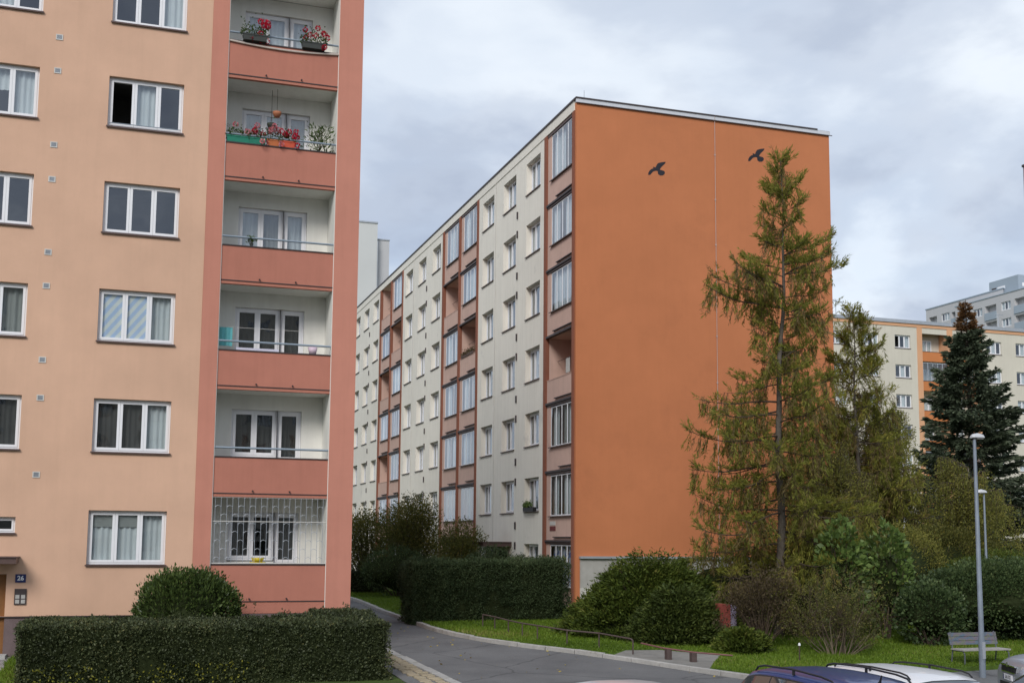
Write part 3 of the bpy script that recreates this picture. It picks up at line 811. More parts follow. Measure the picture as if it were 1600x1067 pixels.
# patterned paper on the ground floor glazing
m, t, p = new_mat('patterned_curtain')
geo = N(t, 'ShaderNodeNewGeometry'); v = N(t, 'ShaderNodeTexVoronoi', Scale=7.0)
t.links.new(geo.outputs['Position'], v.inputs['Vector'])
sp = N(t, 'ShaderNodeSeparateColor'); t.links.new(v.outputs['Color'], sp.inputs[0])
r = ramp(t, [(0.0, (.55, .55, .60)), (.3, (.16, .2, .42)), (.45, (.6, .6, .66)), (.65, (.5, .42, .12)), (.8, (.45, .3, .3)), (.95, (.62, .6, .68))], 'CONSTANT')
t.links.new(sp.outputs[0], r.inputs[0]); t.links.new(r.outputs[0], p.inputs['Base Color']); p.inputs['Roughness'].default_value = .9
b = MB(); b.box(XO + .2, XO + .21, 43.1, 45.5, 1.0, 3.05); b.build('patterned_curtain', m, orange)

# ------------------------------------------------------------------ cream block on the right with orange loggias
YR = 92.75
right = thing('apartment_building', (72, YR, .55), 'cream apartment block with orange loggias behind the spruce', 'building')
M['cream2'] = mat('warm_cream_plaster', (0.64, 0.60, 0.51), .9, .1, var=.04, vscale=.6, streak=.07)
M['orange2'] = mat('pale_orange_plaster', (0.68, 0.38, 0.22), .9, .1, var=.05, vscale=.8)
M['orange3'] = mat('deep_orange_plaster', (0.56, 0.21, 0.08), .9, .1, var=.05, vscale=.8)
RT = EYE + 20.3
RW = [54.3, 57.75, 61.3, 64.78, 68.25, 78.67, 82.1, 85.6, 89.1]
RL = [(71.27, 74.1), (74.72, 77.55)]
b = MB(); xr = lambda u, d, z: (u, YR + d, z)
ops = [(x, x + 1.74, EYE + 18.2 - 2.8 * k, EYE + 19.46 - 2.8 * k, .15, 1.0) for x in RW for k in range(7)]
ops += [(a, c, 1.0, EYE + 19.75, 0, None) for a, c in RL]
facade(b, xr, 50, 96, 0, RT, ops)
b.build('wall', [M['cream2'], M['room']], right)
b = MB(); b.box(50, 96, YR - .06, YR + 12, RT, RT + .3); b.build('roof_band', M['orange2'], right)
b = MB(); b.box(49.9, 96.1, YR - .15, YR + 12, RT + .302, RT + .62); b.build('roof_edge', M['greymetal'], right)
b = MB(); b.box(50, 50.2, YR + .01, YR + 12, 0, RT); b.box(95.8, 96, YR + .01, YR + 12, 0, RT); b.box(50.2, 95.8, YR + 11.8, YR + 12, 0, RT); b.build('side_wall', M['cream2'], right)
for x0, x1 in ((70.72, 71.27), (74.1, 74.72), (77.55, 78.1)):
    b = MB(); b.box(x0, x1, YR - .05, YR + 1.3, 1.0, RT - .002); b.build('orange_strip', M['orange2'], right)
for a, c in RL:
    b = MB(); b.box(a, c, YR + 1.2, YR + 1.3, 1.0, RT); b.build('loggia_back_wall', M['cream2'], right)
    for k in range(8):
        s = EYE + 17.12 - 2.8 * k
        if s < .5: continue
        b = MB(); b.box(a, c, YR - .02, YR + .12, s, s + .9); p = b.build('loggia_parapet', M['orange3'], right)
        b = MB(); b.box(a, c, YR + .12, YR + 1.2, s - .02, s + .12); b.build('loggia_slab', M['cream2'], right)
        b = MB(); b.box(a, c, YR - .03, YR + .13, s + .901, s + .95); b.build('coping', M['darktrim'], p)
        add_window(right, (a + .1, YR + 1.1, s + .5), 0, 1.8, 1.7, (.35, .35, .3), .05, False, ['n n', ' n ', 'g n'][k % 3], seed=k)
        if k in (1, 4):
            add_window(right, (a + .02, YR + .02, s + .96), 0, c - a - .04, 1.72, (.2,) * 5, .05, False, '', glass=M['glass2'], fm=M['greymetal'], fr=.03, sa=.03, name='loggia_glazing')
for x in RW:
    for k in range(7):
        opn = 0 if (x == 68.25 and k == 0) else None
        o = add_window(right, (x, YR + .15, EYE + 18.2 - 2.8 * k), 0, 1.74, 1.26, (1/3, 1/3, 1/3), .15, True, rr.choice(['nnn', ' n ', 'n n', 'n  ', ' nn']) if opn is None else '  n', seed=k, openwing=opn)
        if opn is not None: o['label'] = 'window with its left sash open and dark inside'
b = MB(); b.box(64.2, 65.0, YR + 2, YR + 3, RT + .6, RT + 1.1); b.build('chimney', M['greymetal'], right)
b = MB(); b.tube([(62.6, YR + 1, RT + .6), (62.6, YR + 1, RT + 2.3)], .04, 5); b.tube([(62.2, YR + 1, RT + 2.2), (63.3, YR + 1, RT + 2.0)], .03, 5)
for i in range(4): b.tube([(62.3 + i * .28, YR + .6, RT + 2.2 - i * .05), (62.3 + i * .28, YR + 1.4, RT + 2.2 - i * .05)], .025, 4)
b.build('roof_antenna', M['greymetal'], right)
b = MB(); b.tube([(81.0, YR + 1, RT + .6), (81.0, YR + 1, RT + 2.2)], .04, 5); b.tube([(80.6, YR + 1, RT + 2.1), (81.6, YR + 1, RT + 2.1)], .03, 5); b.build('roof_antenna', M['greymetal'], right)

# ------------------------------------------------------------------ far towers
M['tower'] = mat('pale_grey_tower_plaster', (0.52, 0.52, 0.53), .9, .1, var=.03, vscale=.2)
M['tower_b'] = mat('blue_grey_panel', (0.34, 0.40, 0.46), .8, .2, var=.04, vscale=.3)
M['tower_w'] = mat('white_tower_plaster', (0.60, 0.61, 0.60), .9, .1, var=.03, vscale=.2)
gt = thing('tower_block', (139, 165, 0), 'pale grey tower block with blue-grey balconies and rooftop box', 'building')
XG = 139.57
b = MB(); xg = lambda u, d, z: (XG + d, u, z)
ops = []; gw = []
for k in range(5):
    for y in (173.77,): gw.append((XG, y, EYE + 39.85 - 2.8 * k, 2.15))
for (x, y, z, w) in gw: ops.append((y, y + w, z, z + 1.4, .15, 1.0))
ops += [(170.8, 173.2, EYE + 38.6 - 2.8 * k + 1.35, EYE + 38.6 - 2.8 * k + 2.5, .9, None) for k in range(5)] + [(177.2, 179.4, EYE + 38.6 - 2.8 * k + 1.35, EYE + 38.6 - 2.8 * k + 2.6, .9, None) for k in range(5)]
facade(b, xg, 160, 180.2, 0, EYE + 42.75, ops)
b.build('wall', [M['tower'], M['room']], gt)
b = MB(); b.box(XG + .9, XG + 14, 160, 180.19, 0, EYE + 42.6); b.build('body', M['tower'], gt)
b = MB(); b.box(XG - .1, XG + 14, 159.9, 180.3, EYE + 42.751, EYE + 42.95); b.build('roof_edge', M['tower_b'], gt)
XB = XG - 1.6
b = MB(); xb = lambda u, d, z: (XB + d, u, z)
ops = []; bw = []; bl = []
for k in range(5):
    for y in (163.4, 156.6): bw.append((y, EYE + 38.6 - 2.8 * k))
    for y in (160.0, 153.0, 167.0): bl.append((y, EYE + 37.55 - 2.8 * k))
ops = [(y, y + 2.25, z, z + 1.4, .15, 1.0) for y, z in bw] + [(y, y + 2.7, z + 1.3, z + 2.5, .9, None) for y, z in bl]
facade(b, xb, 140, 170.2, 0, EYE + 41.35, ops)
b.build('wall', [M['tower'], M['room']], gt)
b = MB(); b.box(XB + .9, XG + 13, 140, 170.19, 0, EYE + 41.2); b.build('body', M['tower'], gt)
b = MB(); b.box(XB - .1, XG + 13, 139.9, 170.3, EYE + 41.351, EYE + 41.5); b.build('roof_edge', M['tower_b'], gt)
for y, z in bw: add_window(gt, (XB + .15, y + 2.25, z), -PI / 2, 2.25, 1.4, (1/3, 1/3, 1/3), .15, False, 'n n')
for (x, y, z, w) in gw: add_window(gt, (XG + .15, y + w, z), -PI / 2, w, 1.4, (1/3, 1/3, 1/3), .15, False, ' nn')
for y, z in bl:
    b = MB(); b.box(XB - .15, XB - .002, y - .05, y + 2.75, z, z + 1.3); b.build('balcony_panel', M['tower_b'], gt)
for k in range(5):
    for y in (170.8, 177.2):
        b = MB(); b.box(XG - .15, XG - .002, y - .05, y + 2.4, EYE + 38.6 - 2.8 * k, EYE + 38.6 - 2.8 * k + 1.34); b.build('balcony_panel', M['tower_b'], gt)
pb = MB(); pb.box(XG + .2, XG + 9, 156.7, 163.6, EYE + 41.2, EYE + 44.5); pb = pb.build('rooftop_box', M['tower_b'], gt)
for y0, y1 in ((159.8, 161.6), (161.9, 163.0)):
    b = MB(); b.box(XG + .17, XG + .198, y0, y1, EYE + 42.75, EYE + 43.3); b.build('window_strip', M['white'] if y0 < 160 else M['darktrim'], pb)
b = MB(); b.box(XG + 1, XG + 4.5, 156.67, 156.698, EYE + 42.6, EYE + 43.2); b.build('window_strip', M['white'], pb)

wt = thing('tower_block', (28, 150, 0), 'plain white tower block rising behind the orange-gabled block', 'building')
b = MB(); b.box(18, 30.72, 150, 165, 0, EYE + 41.2); b.build('wall', M['tower_w'], wt)
b = MB(); b.box(30.721, 32.55, 151, 165, 0, EYE + 39.3); b.build('stair_wing', M['tower'], wt)
b = MB(); b.box(17.9, 30.76, 149.9, 165.1, EYE + 41.201, EYE + 41.4); b.box(30.77, 32.6, 150.9, 165.1, EYE + 39.301, EYE + 39.45); b.build('roof_edge', M['greymetal'], wt)
b = MB(); b.tube([(30.75, 149.9, EYE + 38.8), (30.75, 149.9, 10)], .05, 5); b.build('lightning_conductor', M['greymetal'], wt)
dt = thing('tower_block', (155, 157, 0), 'dark brown tower edge at the right border of the sky', 'building')
b = MB(); b.box(149.2, 165, 150, 165, 0, EYE + 66.3); b.build('wall', mat('red_grey_tower_plaster', (0.36, 0.28, 0.28), .9, .1, var=.04), dt)
b = MB(); b.box(149.0, 165.1, 149.8, 165.1, EYE + 66.301, EYE + 66.7); b.build('roof_edge', M['darktrim'], dt)

# ------------------------------------------------------------------ vegetation
LM = {}
LM['box'] = leaf_mat('privet_leaf', [(0, (.036, .046, .021)), (.5, (.064, .08, .035)), (.85, (.10, .118, .05)), (1, (.16, .15, .06))], .5, .15)
LM['hedge2'] = leaf_mat('yew_needle', [(0, (.032, .052, .022)), (.6, (.062, .092, .038)), (1, (.11, .145, .065))], .6, .15)
LM['laurel'] = leaf_mat('glossy_shrub_leaf', [(0, (.038, .062, .018)), (.5, (.07, .108, .028)), (1, (.125, .17, .045))], .38, .2, .4)
LM['juniper'] = leaf_mat('juniper_needle', [(0, (.036, .058, .010)), (.5, (.078, .11, .016)), (.85, (.13, .16, .024)), (1, (.17, .16, .04))], .65, .2)
LM['juniper_shade'] = leaf_mat('shade_tinted_juniper_needle', [(0, (.030, .046, .010)), (.6, (.062, .086, .016)), (1, (.11, .13, .026))], .65, .12)  # darker copy of the juniper colours, paints the mound's shaded side
LM['larch'] = leaf_mat('larch_needle', [(0, (.15, .165, .03)), (.5, (.265, .275, .05)), (.8, (.35, .33, .065)), (1, (.42, .29, .065))], .6, .5)
LM['larchdry'] = leaf_mat('dry_larch_twig_needle', [(0, (.15, .11, .045)), (.6, (.24, .185, .075)), (1, (.33, .23, .09))], .7, .4)
LM['birch'] = leaf_mat('birch_leaf', [(0, (.14, .15, .035)), (.5, (.255, .255, .06)), (.85, (.36, .33, .08)), (1, (.45, .37, .10))], .5, .5)
LM['spruce'] = leaf_mat('spruce_needle', [(0, (.048, .064, .040)), (.6, (.09, .115, .07)), (1, (.14, .17, .105))], .6, .1)
LM['sprucedead'] = leaf_mat('dead_spruce_needle', [(0, (.11, .055, .022)), (.6, (.19, .10, .042)), (1, (.27, .15, .065))], .7, .1)
LM['catalpa'] = leaf_mat('broad_green_leaf', [(0, (.07, .115, .03)), (.5, (.13, .20, .05)), (1, (.23, .31, .085))], .45, .3, .35)
LM['ivy'] = leaf_mat('ivy_leaf', [(0, (.036, .06, .024)), (.6, (.075, .115, .042)), (1, (.14, .185, .07))], .5, .3, .3)
LM['shrub'] = leaf_mat('autumn_shrub_leaf', [(0, (.075, .085, .026)), (.5, (.145, .15, .04)), (.85, (.23, .215, .055)), (1, (.32, .25, .06))], .5, .4)
LM['purple'] = leaf_mat('purple_shrub_leaf', [(0, (.05, .036, .022)), (.6, (.09, .066, .036)), (1, (.14, .11, .045))], .6, .2)
LM['grass'] = leaf_mat('grass_blade', [(0, (.085, .145, .014)), (.5, (.145, .23, .022)), (.85, (.20, .285, .036)), (1, (.30, .27, .09))], .5, .3)
LM['yellow'] = leaf_mat('yellow_weed_leaf', [(0, (.16, .17, .02)), (1, (.35, .33, .05))], .5, .3)

def rand_dirs(n, rng=RNG):
    d = rng.normal(size=(n, 3)); return d / np.linalg.norm(d, axis=1, keepdims=True)
def hedge(name, label, boxes, n_per_m2, leaf, m, rough=.05, group=None, wild=.5, width=.55):
    """clipped hedge: leaves over a twiggy solid heart. boxes: x0,x1,y0,y1,height"""
    x0, x1, y0, y1, h = boxes[0]
    t = thing(name, ((x0 + x1) / 2, (y0 + y1) / 2, gz((y0 + y1) / 2)), label, 'hedge', group)
    Ps, Ds = [], []
    core = MB()
    for (x0, x1, y0, y1, h) in boxes:
        zb = gz(y0) + .0; zt = gz((y0 + y1) / 2) + h
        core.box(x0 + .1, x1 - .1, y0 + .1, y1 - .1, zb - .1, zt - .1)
        for (ax, sgn, area) in (('y', -1, (x1 - x0) * h), ('y', 1, (x1 - x0) * h), ('x', -1, (y1 - y0) * h), ('x', 1, (y1 - y0) * h), ('z', 1, (x1 - x0) * (y1 - y0))):
            n = int(area * n_per_m2)
            u, v = RNG.uniform(size=n), RNG.uniform(size=n)
            if ax == 'y': P = np.c_[x0 + (x1 - x0) * u, np.full(n, y0 if sgn < 0 else y1), zb + (zt - zb) * v]; nr = np.array([0, sgn, 0.])
            elif ax == 'x': P = np.c_[np.full(n, x0 if sgn < 0 else x1), y0 + (y1 - y0) * u, zb + (zt - zb) * v]; nr = np.array([sgn, 0., 0])
            else: P = np.c_[x0 + (x1 - x0) * u, y0 + (y1 - y0) * v, np.full(n, zt)]; nr = np.array([0, 0, 1.])
            # rounded shoulders
            c = np.array([(x0 + x1) / 2, (y0 + y1) / 2, zt]); hx = np.array([(x1 - x0) / 2, (y1 - y0) / 2, 1])
            q = np.abs(P - c) / hx
            edge = np.clip((np.maximum(q[:, 0], q[:, 1]) - .93) / .07, 0, 1) if ax == 'z' else np.clip((P[:, 2] - zt + .15) / .15, 0, 1)
            P = P - nr * (edge ** 2 * .07)[:, None]
            off = noise3(P, 2.2, 3) * rough + noise3(P, 7, 5) * rough * .8 + noise3(P, 15, 6) * rough * .5 + RNG.normal(size=n) * rough * .5 - .04
            P = P + nr * off[:, None]
            Ps.append(P); Ds.append(nr[None] * wild + rand_dirs(n) + np.array([0, 0, .35]))
    # stray shoots above the clipped top
    for (x0, x1, y0, y1, h) in boxes:
        ns = int((x1 - x0) * (y1 - y0) * 7); k = 22
        sx, sy = RNG.uniform(x0 + .05, x1 - .05, ns), RNG.uniform(y0 + .05, y1 - .05, ns)
        hh = RNG.exponential(.06, ns) + .02; zt = gz((y0 + y1) / 2) + h - .03
        f = RNG.uniform(0, 1, (ns, k))
        Ps.append(np.c_[np.repeat(sx, k) + RNG.normal(size=ns * k) * .02, np.repeat(sy, k) + RNG.normal(size=ns * k) * .02, zt + (f * hh[:, None]).ravel()])
        Ds.append(rand_dirs(ns * k) * .8 + np.array([0, 0, .7]))
    P = np.concatenate(Ps); D = np.concatenate(Ds)
    L = leaf * RNG.uniform(.6, 1.5, len(P))
    tint = np.clip(.42 + .22 * noise3(P, 1.3, 8) + .14 * noise3(P, 4.5, 18) + RNG.normal(size=len(P)) * .22, 0, 1)
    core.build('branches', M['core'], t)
    link('foliage', leaf_mesh('foliage', P, D, L, L * width, tint, m), t, local=False)
    return t

def bush(name, label, cat, c, rad, n, leaf, m, clumps=40, stems=14, stem_m=None, core=.62, width=.5, up=.4, shell=.75, group=None, spread=.28, aspect=1, flat=0.0):
    """shrub: stems from the root to clumps of leaves spread through an ellipsoid"""
    zb = gz(c[1]) + .05
    t = thing(name, (c[0], c[1], zb), label, cat, group)
    C = np.array([c[0], c[1], zb + rad[2] * (1 - flat)]); R = np.array(rad)
    d = rand_dirs(clumps); d[:, 2] = np.where(d[:, 2] < -.55, -d[:, 2], d[:, 2])
    cc = C + d * R * RNG.uniform(shell, .98, (clumps, 1))
    inner = C + rand_dirs(clumps // 3) * R * RNG.uniform(.2, .7, (clumps // 3, 1))
    cc = np.concatenate([cc, inner])
    cc[:, 2] = np.maximum(cc[:, 2], zb + .1)
    w = RNG.uniform(.5, 1.3, len(cc)); idx = RNG.choice(len(cc), n, p=w / w.sum())
    sc = np.mean(R) * spread
    P = cc[idx] + RNG.normal(size=(n, 3)) * sc * np.array([1, 1, .8]) * RNG.uniform(.5, 1.1, len(cc))[idx][:, None]
    if core:
        ns = int(n * .55); ds = rand_dirs(ns); ds[:, 2] = np.abs(ds[:, 2]) * np.where(RNG.uniform(size=ns) < .3, -1, 1)
        P[:ns] = C + ds * R * (RNG.uniform(.84, .97, ns) * (1 + .05 * noise3(ds * 3, 2, 9)))[:, None]
    out = (P - C) / R
    rr_ = np.linalg.norm(out, axis=1)
    keep = (rr_ < 1.12) & (P[:, 2] > zb)
    P = P[keep]; out = out[keep]; idx = idx[keep]
    D = out / R * np.mean(R) + rand_dirs(len(P)) * .8 + np.array([0, 0, up])
    L = leaf * RNG.uniform(.6, 1.4, len(P))
    ct = RNG.uniform(.2, .8, len(cc))
    tint = np.clip(ct[idx] + RNG.normal(size=len(P)) * .18, 0, 1)
    b = MB()
    base = Vector((c[0], c[1], zb - .1))
    for i in range(min(stems, len(cc))):
        e = Vector(cc[i]); mid = base.lerp(e, .5) + Vector((random.uniform(-.1, .1), random.uniform(-.1, .1), rad[2] * .12))
        r0 = .012 + .012 * np.mean(R)
        b.tube([base + Vector((random.uniform(-.12, .12), random.uniform(-.12, .12), 0)), mid, e], [r0, r0 * .7, r0 * .25], 5)
    if stems: b.build('stems', stem_m or M['twig'], t)
    if core:
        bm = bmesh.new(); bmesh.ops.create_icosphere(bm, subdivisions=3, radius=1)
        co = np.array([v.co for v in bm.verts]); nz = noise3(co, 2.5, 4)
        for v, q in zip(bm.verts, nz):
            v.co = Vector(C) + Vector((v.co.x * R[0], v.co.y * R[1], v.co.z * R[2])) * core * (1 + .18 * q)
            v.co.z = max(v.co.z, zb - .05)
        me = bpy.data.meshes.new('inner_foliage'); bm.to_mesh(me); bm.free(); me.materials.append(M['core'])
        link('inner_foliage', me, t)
    link('foliage', leaf_mesh('foliage', P, D, L, L * width, tint, m), t)
    return t

def bare_shrub(c, R, Hh):
    rnd = random.Random(17); rng = np.random.default_rng(17)
    zb = gz(c[1]) + .05
    t = thing('shrub', (c[0], c[1], zb), 'large bare purple-brown multi-stemmed shrub on the lawn', 'shrub')
    b = MB(); fine = MB(); tips = []
    def grow(p, d, L, r, depth):
        pts = [p]; v = d.copy(); n = 4
        for k in range(n):
            v = (v + Vector((rnd.uniform(-.22, .22), rnd.uniform(-.22, .22), rnd.uniform(-.06, .14)))).normalized()
            pts.append(pts[-1] + v * L / n)
        (b if depth == 0 else fine).tube(pts, [r * (1 - .5 * k / n) for k in range(n + 1)], 5 if depth == 0 else 3, cap=False)
        tips.append(pts[-1])
        if depth < 3:
            for k in range(4 if depth < 2 else 3):
                f = rnd.uniform(.3, 1); i = min(int(f * n), n - 1); q = pts[i].lerp(pts[i + 1], f * n - i)
                w = (v + Vector((rnd.uniform(-.9, .9), rnd.uniform(-.9, .9), rnd.uniform(-.25, .55)))).normalized()
                grow(q, w, L * rnd.uniform(.45, .68), r * .5, depth + 1)
    for i in range(26):
        an = rnd.uniform(0, 2 * PI); e = rnd.uniform(.45, 1.45)
        d = Vector((math.cos(an) * math.cos(e), math.sin(an) * math.cos(e) * .7, math.sin(e)))
        grow(Vector((c[0] + .25 * math.cos(an), c[1] + .2 * math.sin(an), zb - .1)), d, rnd.uniform(.9, 1.5), rnd.uniform(.012, .024), 0)
    b.build('stems', M['twig_l'], t); fine.build('twigs', M['twig_p'], t)
    T = np.array(tips); T = T[rng.integers(0, len(T), 10000)]
    P = T + rng.normal(size=T.shape) * .14; P = P[P[:, 2] > zb + .35]
    L = rng.uniform(.03, .065, len(P))
    link('foliage', leaf_mesh('foliage', P, rng.normal(size=P.shape), L, L * .5, np.clip(.45 + rng.normal(size=len(P)) * .25, 0, 1), LM['shrub'], rng), t)
# hedges
hedge('hedge', 'long clipped dark green hedge in front of the peach block', [(-1.85, 5.85, 26.15, 28.6, 1.30), (4.75, 5.98, 28.6, 31.0, 1.22)], 1400, .05, LM['box'], .045)
hedge('hedge', 'tall dark conifer hedge in front of the cream facade', [(9.1, 14.4, 37.6, 39.2, 2.0)], 3000, .06, LM['hedge2'], .10, wild=.9, width=.3)
hedge('hedge', 'small clipped hedge beside the back path', [(9.9, 12.3, 56.3, 57.6, 1.15)], 700, .06, LM['box'], .05)
bush('shrub', 'rounded glossy green shrub behind the long hedge', 'shrub', (1.7, 29.95, 0), (1.28, .95, 1.1), 15000, .085, LM['laurel'], 70, 10, core=.80, shell=.86, spread=.15, up=.7)

# juniper mound: layered feathery plumes
def juniper(name, label, c, rx, ry, h, nplume, m, seed, pw=(2.0, .55)):
    rng = np.random.default_rng(seed)
    zb = gz(c[1]) + .05
    t = thing(name, (c[0], c[1], zb), label, 'shrub')
    Ps, Ds, Ts = [], [], []
    b = MB()
    for i in range(nplume):
        an = rng.uniform(0, 2 * PI); q = math.sqrt(rng.uniform(.02, 1))
        ex, ey = c[0] + rx * q * math.cos(an), c[1] + ry * q * math.sin(an)
        ez = zb + h * max(.06, (1 - q ** pw[0]) ** pw[1]) * rng.uniform(.8, 1.04)
        e = np.array([ex, ey, ez]); s = np.array([c[0] + rx * q * .3 * math.cos(an), c[1] + ry * q * .3 * math.sin(an), zb + .25 * ez])
        out = np.array([math.cos(an), math.sin(an), .25]) * .9
        k = 125
        f = rng.uniform(.55, 1.0, k)
        spine = s + (e - s) * f[:, None]
        wdt = .20 * (1.12 - f)[:, None] + .06
        P = spine + rng.normal(size=(k, 3)) * wdt * np.array([1, 1, .55]) + out * (f[:, None] - .7) * .5
        D = np.tile(out, (k, 1)) + rng.normal(size=(k, 3)) * .45 + np.array([0, 0, .25])
        Ps.append(P); Ds.append(D); Ts.append(np.clip(rng.uniform(.15, .75) + rng.normal(size=k) * .15, 0, 1))
        if i % 6 == 0: b.tube([(c[0], c[1], zb - .05), tuple(s), tuple(e)], [.05, .03, .008], 5)
    b.build('stems', M['twig'], t)
    bm = bmesh.new(); bmesh.ops.create_icosphere(bm, subdivisions=3, radius=1)
    for v in bm.verts:
        q = min(1, math.hypot(v.co.x, v.co.y))
        v.co = Vector((c[0] + v.co.x * rx * .74, c[1] + v.co.y * ry * .74, zb - .05 + (max(0, 1 - (q * .95) ** pw[0])) ** pw[1] * h * .74 * (1 if v.co.z > 0 else 0)))
    me = bpy.data.meshes.new('inner_foliage'); bm.to_mesh(me); bm.free(); me.materials.append(M['core'])
    link('inner_foliage', me, t)
    P = np.concatenate(Ps); L = .125 * rng.uniform(.5, 1.3, len(P))
    P[:, 2] = np.maximum(P[:, 2], zb + .02)
    link('foliage', leaf_mesh('foliage', P, np.concatenate(Ds), L, L * .34, np.concatenate(Ts), m, rng), t)
    return t
juniper('juniper', 'wide spreading green juniper behind the low railing', (15.75, 33.6, 0), 3.1, 1.9, 2.75, 860, LM['juniper'], 3, (1.35, .95))
juniper('juniper', 'small low juniper beside the red cabinet', (16.3, 29.2, 0), .6, .55, .6, 90, LM['juniper'], 4)
juniper('juniper', 'right front of the spreading juniper with its shade put into the needle colour', (15.7, 31.7, 0), 1.75, 1.2, 1.7, 560, LM['juniper_shade'], 13, (1.4, .9))  # stands in for the mound's shaded underside, darkened by colour

def larch(name, label, base, top, Lt, nl, seed, explicit=(), dens=1.0, el=((0, -8), (.35, 0), (.7, 12), (.9, 30), (1, 55)), r0=.15, minz=1.4):
    rng = np.random.default_rng(seed); rnd = random.Random(seed)
    t = thing(name, base, label, 'tree')
    base = Vector(base); top = Vector(top); H = top.z - base.z
    def axis(z): return base.lerp(top, (z - base.z) / H) + Vector((.07 * math.sin(z * .7) + .03 * math.sin(z * 1.9), .05 * math.cos(z * .7), 0))
    tr = MB()
    zs = np.linspace(base.z - .2, top.z, 22)
    tr.tube([axis(z) for z in zs], [max(.012, r0 * (1 - (z - base.z) / H) ** .85 + (.06 if i == 0 else 0)) for i, z in enumerate(zs)], 9)
    br = MB(); G = [[], [], [], []]; Bd = [[], [], [], []]
    limbs = list(explicit)
    for i in range(nl):
        z = base.z + minz + (H - minz - .1) * ((i + rnd.random()) / nl)
        limbs.append((z, rnd.uniform(0, 2 * PI), lerp_tab(Lt, z) * rnd.uniform(.5, 1.05), None))
    for (z, az, L, elev) in limbs:
        q = (z - base.z) / H
        if elev is None: elev = lerp_tab(el, q) + rnd.uniform(-10, 10)
        e = math.radians(elev)
        p = axis(z); d = Vector((math.cos(az) * math.cos(e), math.sin(az) * math.cos(e), math.sin(e)))
        n = 8; pts = [p.copy()]; cur = d.copy()
        for k in range(n):
            f = (k + 1) / n
            sag = -.05 if f < .6 else .10
            cur = (cur + Vector((rnd.uniform(-.09, .09), rnd.uniform(-.09, .09), sag + rnd.uniform(-.05, .05)))).normalized()
            pts.append(pts[-1] + cur * L / n)
        rl = max(.008, .011 * L + .006)
        br.tube(pts, [rl * (1 - .85 * k / n) for k in range(n + 1)], 5, cap=False)
        # side and hanging twigs
        nt_ = int((7 + 17 * L) * dens)
        for j in range(nt_):
            f = rnd.uniform(.18, 1.0)
            k = min(int(f * n), n - 1); q0 = pts[k].lerp(pts[k + 1], f * n - k)
            ax = (pts[k + 1] - pts[k]).normalized()
            side = ax.cross(Vector((0, 0, 1))).normalized() * rnd.choice((-1, 1))
            hang = rnd.random() < (.62 if q < .75 else .25)
            tl = rnd.uniform(.22, .62) * (1 - .45 * f) + .1 + (rnd.uniform(0, .3) if hang else 0)
            if hang: dv = (Vector((0, 0, -1)) + side * rnd.uniform(0, .55) + ax * rnd.uniform(-.1, .5)).normalized()
            else: dv = (side * rnd.uniform(.3, 1) + ax * rnd.uniform(.3, 1) + Vector((0, 0, rnd.uniform(0, .8)))).normalized()
            m1 = q0 + dv * tl * .5 + Vector((0, 0, -.03)); e1 = q0 + dv * tl + Vector((0, 0, -.06 if hang else .05))
            br.tube([q0, m1, e1], [.006, .0045, .002], 3, cap=False)
            nn_ = int(tl * 34) + 5
            fs = rng.uniform(.1, 1.05, nn_)
            P = np.array(q0)[None] + (np.array(e1) - np.array(q0))[None] * fs[:, None] + rng.normal(size=(nn_, 3)) * .018
            D = np.array(dv)[None] * 1.0 + rng.normal(size=(nn_, 3)) * .42
            dry = rnd.random() < (.42 if hang else .10)
            a = 1 if dry else 0
            G[a].append(P); Bd[a].append(D)
            G[2 + a].append(np.clip(rnd.uniform(.15, .75) + rng.normal(size=nn_) * .15, 0, 1))
    tr.build('trunk', M['bark'], t, True)
    br.build('limbs', M['twig'], t)
    for a, mm, nm in ((0, LM['larch'], 'crown'), (1, LM['larchdry'], 'dry_twigs')):
        P = np.concatenate(G[a]); D = np.concatenate(Bd[a]); T = np.concatenate(G[2 + a])
        L = rng.uniform(.10, .22, len(P))
        link(nm, leaf_mesh(nm, P, D, L, rng.uniform(.022, .036, len(P)) * (1 if a == 0 else .75), T, mm, rng), t)
    return t
PIx = PI
LT = [(.5, 2.9), (2.5, 2.9), (4.5, 3.0), (6.5, 2.7), (8, 2.3), (9, 1.5), (10, 1.7), (11, 1.9), (12, 1.5), (12.8, .8), (13.6, .95), (14.2, .68), (14.8, .42), (15.3, .22), (15.8, .1)]
larch('larch_tree', 'tall feathery larch tree in front of the orange gable', (19.4, 32.5, gz(32.5)), (19.84, 32.5, 15.5), LT, 88, 21,
      explicit=[(10.6, PI, 2.9, 12), (10.9, PI - .25, 2.6, 16), (12.3, .05, 2.2, 22), (12.0, .3, 2.3, 20), (11.7, -.3, 2.0, 14), (11.3, PI + .3, 2.2, 10), (8.9, .1, 2.2, 40), (7.6, PI - .1, 2.6, 4), (7.2, PI + .2, 2.5, -2), (6.2, .2, 2.8, 30), (5.6, PI, 2.9, -3), (3.6, PI + .1, 3.0, 0), (3.2, PI - .2, 2.8, -5), (4.6, 0.0, 2.8, 5), (4.2, -PI / 2, 2.2, 0), (3.4, -PI / 2 + .5, 2.4, -4), (2.6, -PI / 2 - .4, 2.4, -2), (5.2, -PI / 2 - .2, 2.0, 4), (6.3, -PI / 2 + .3, 1.8, 6), (2.4, PI + .2, 2.6, -3), (2.8, -.2, 2.6, 2)])
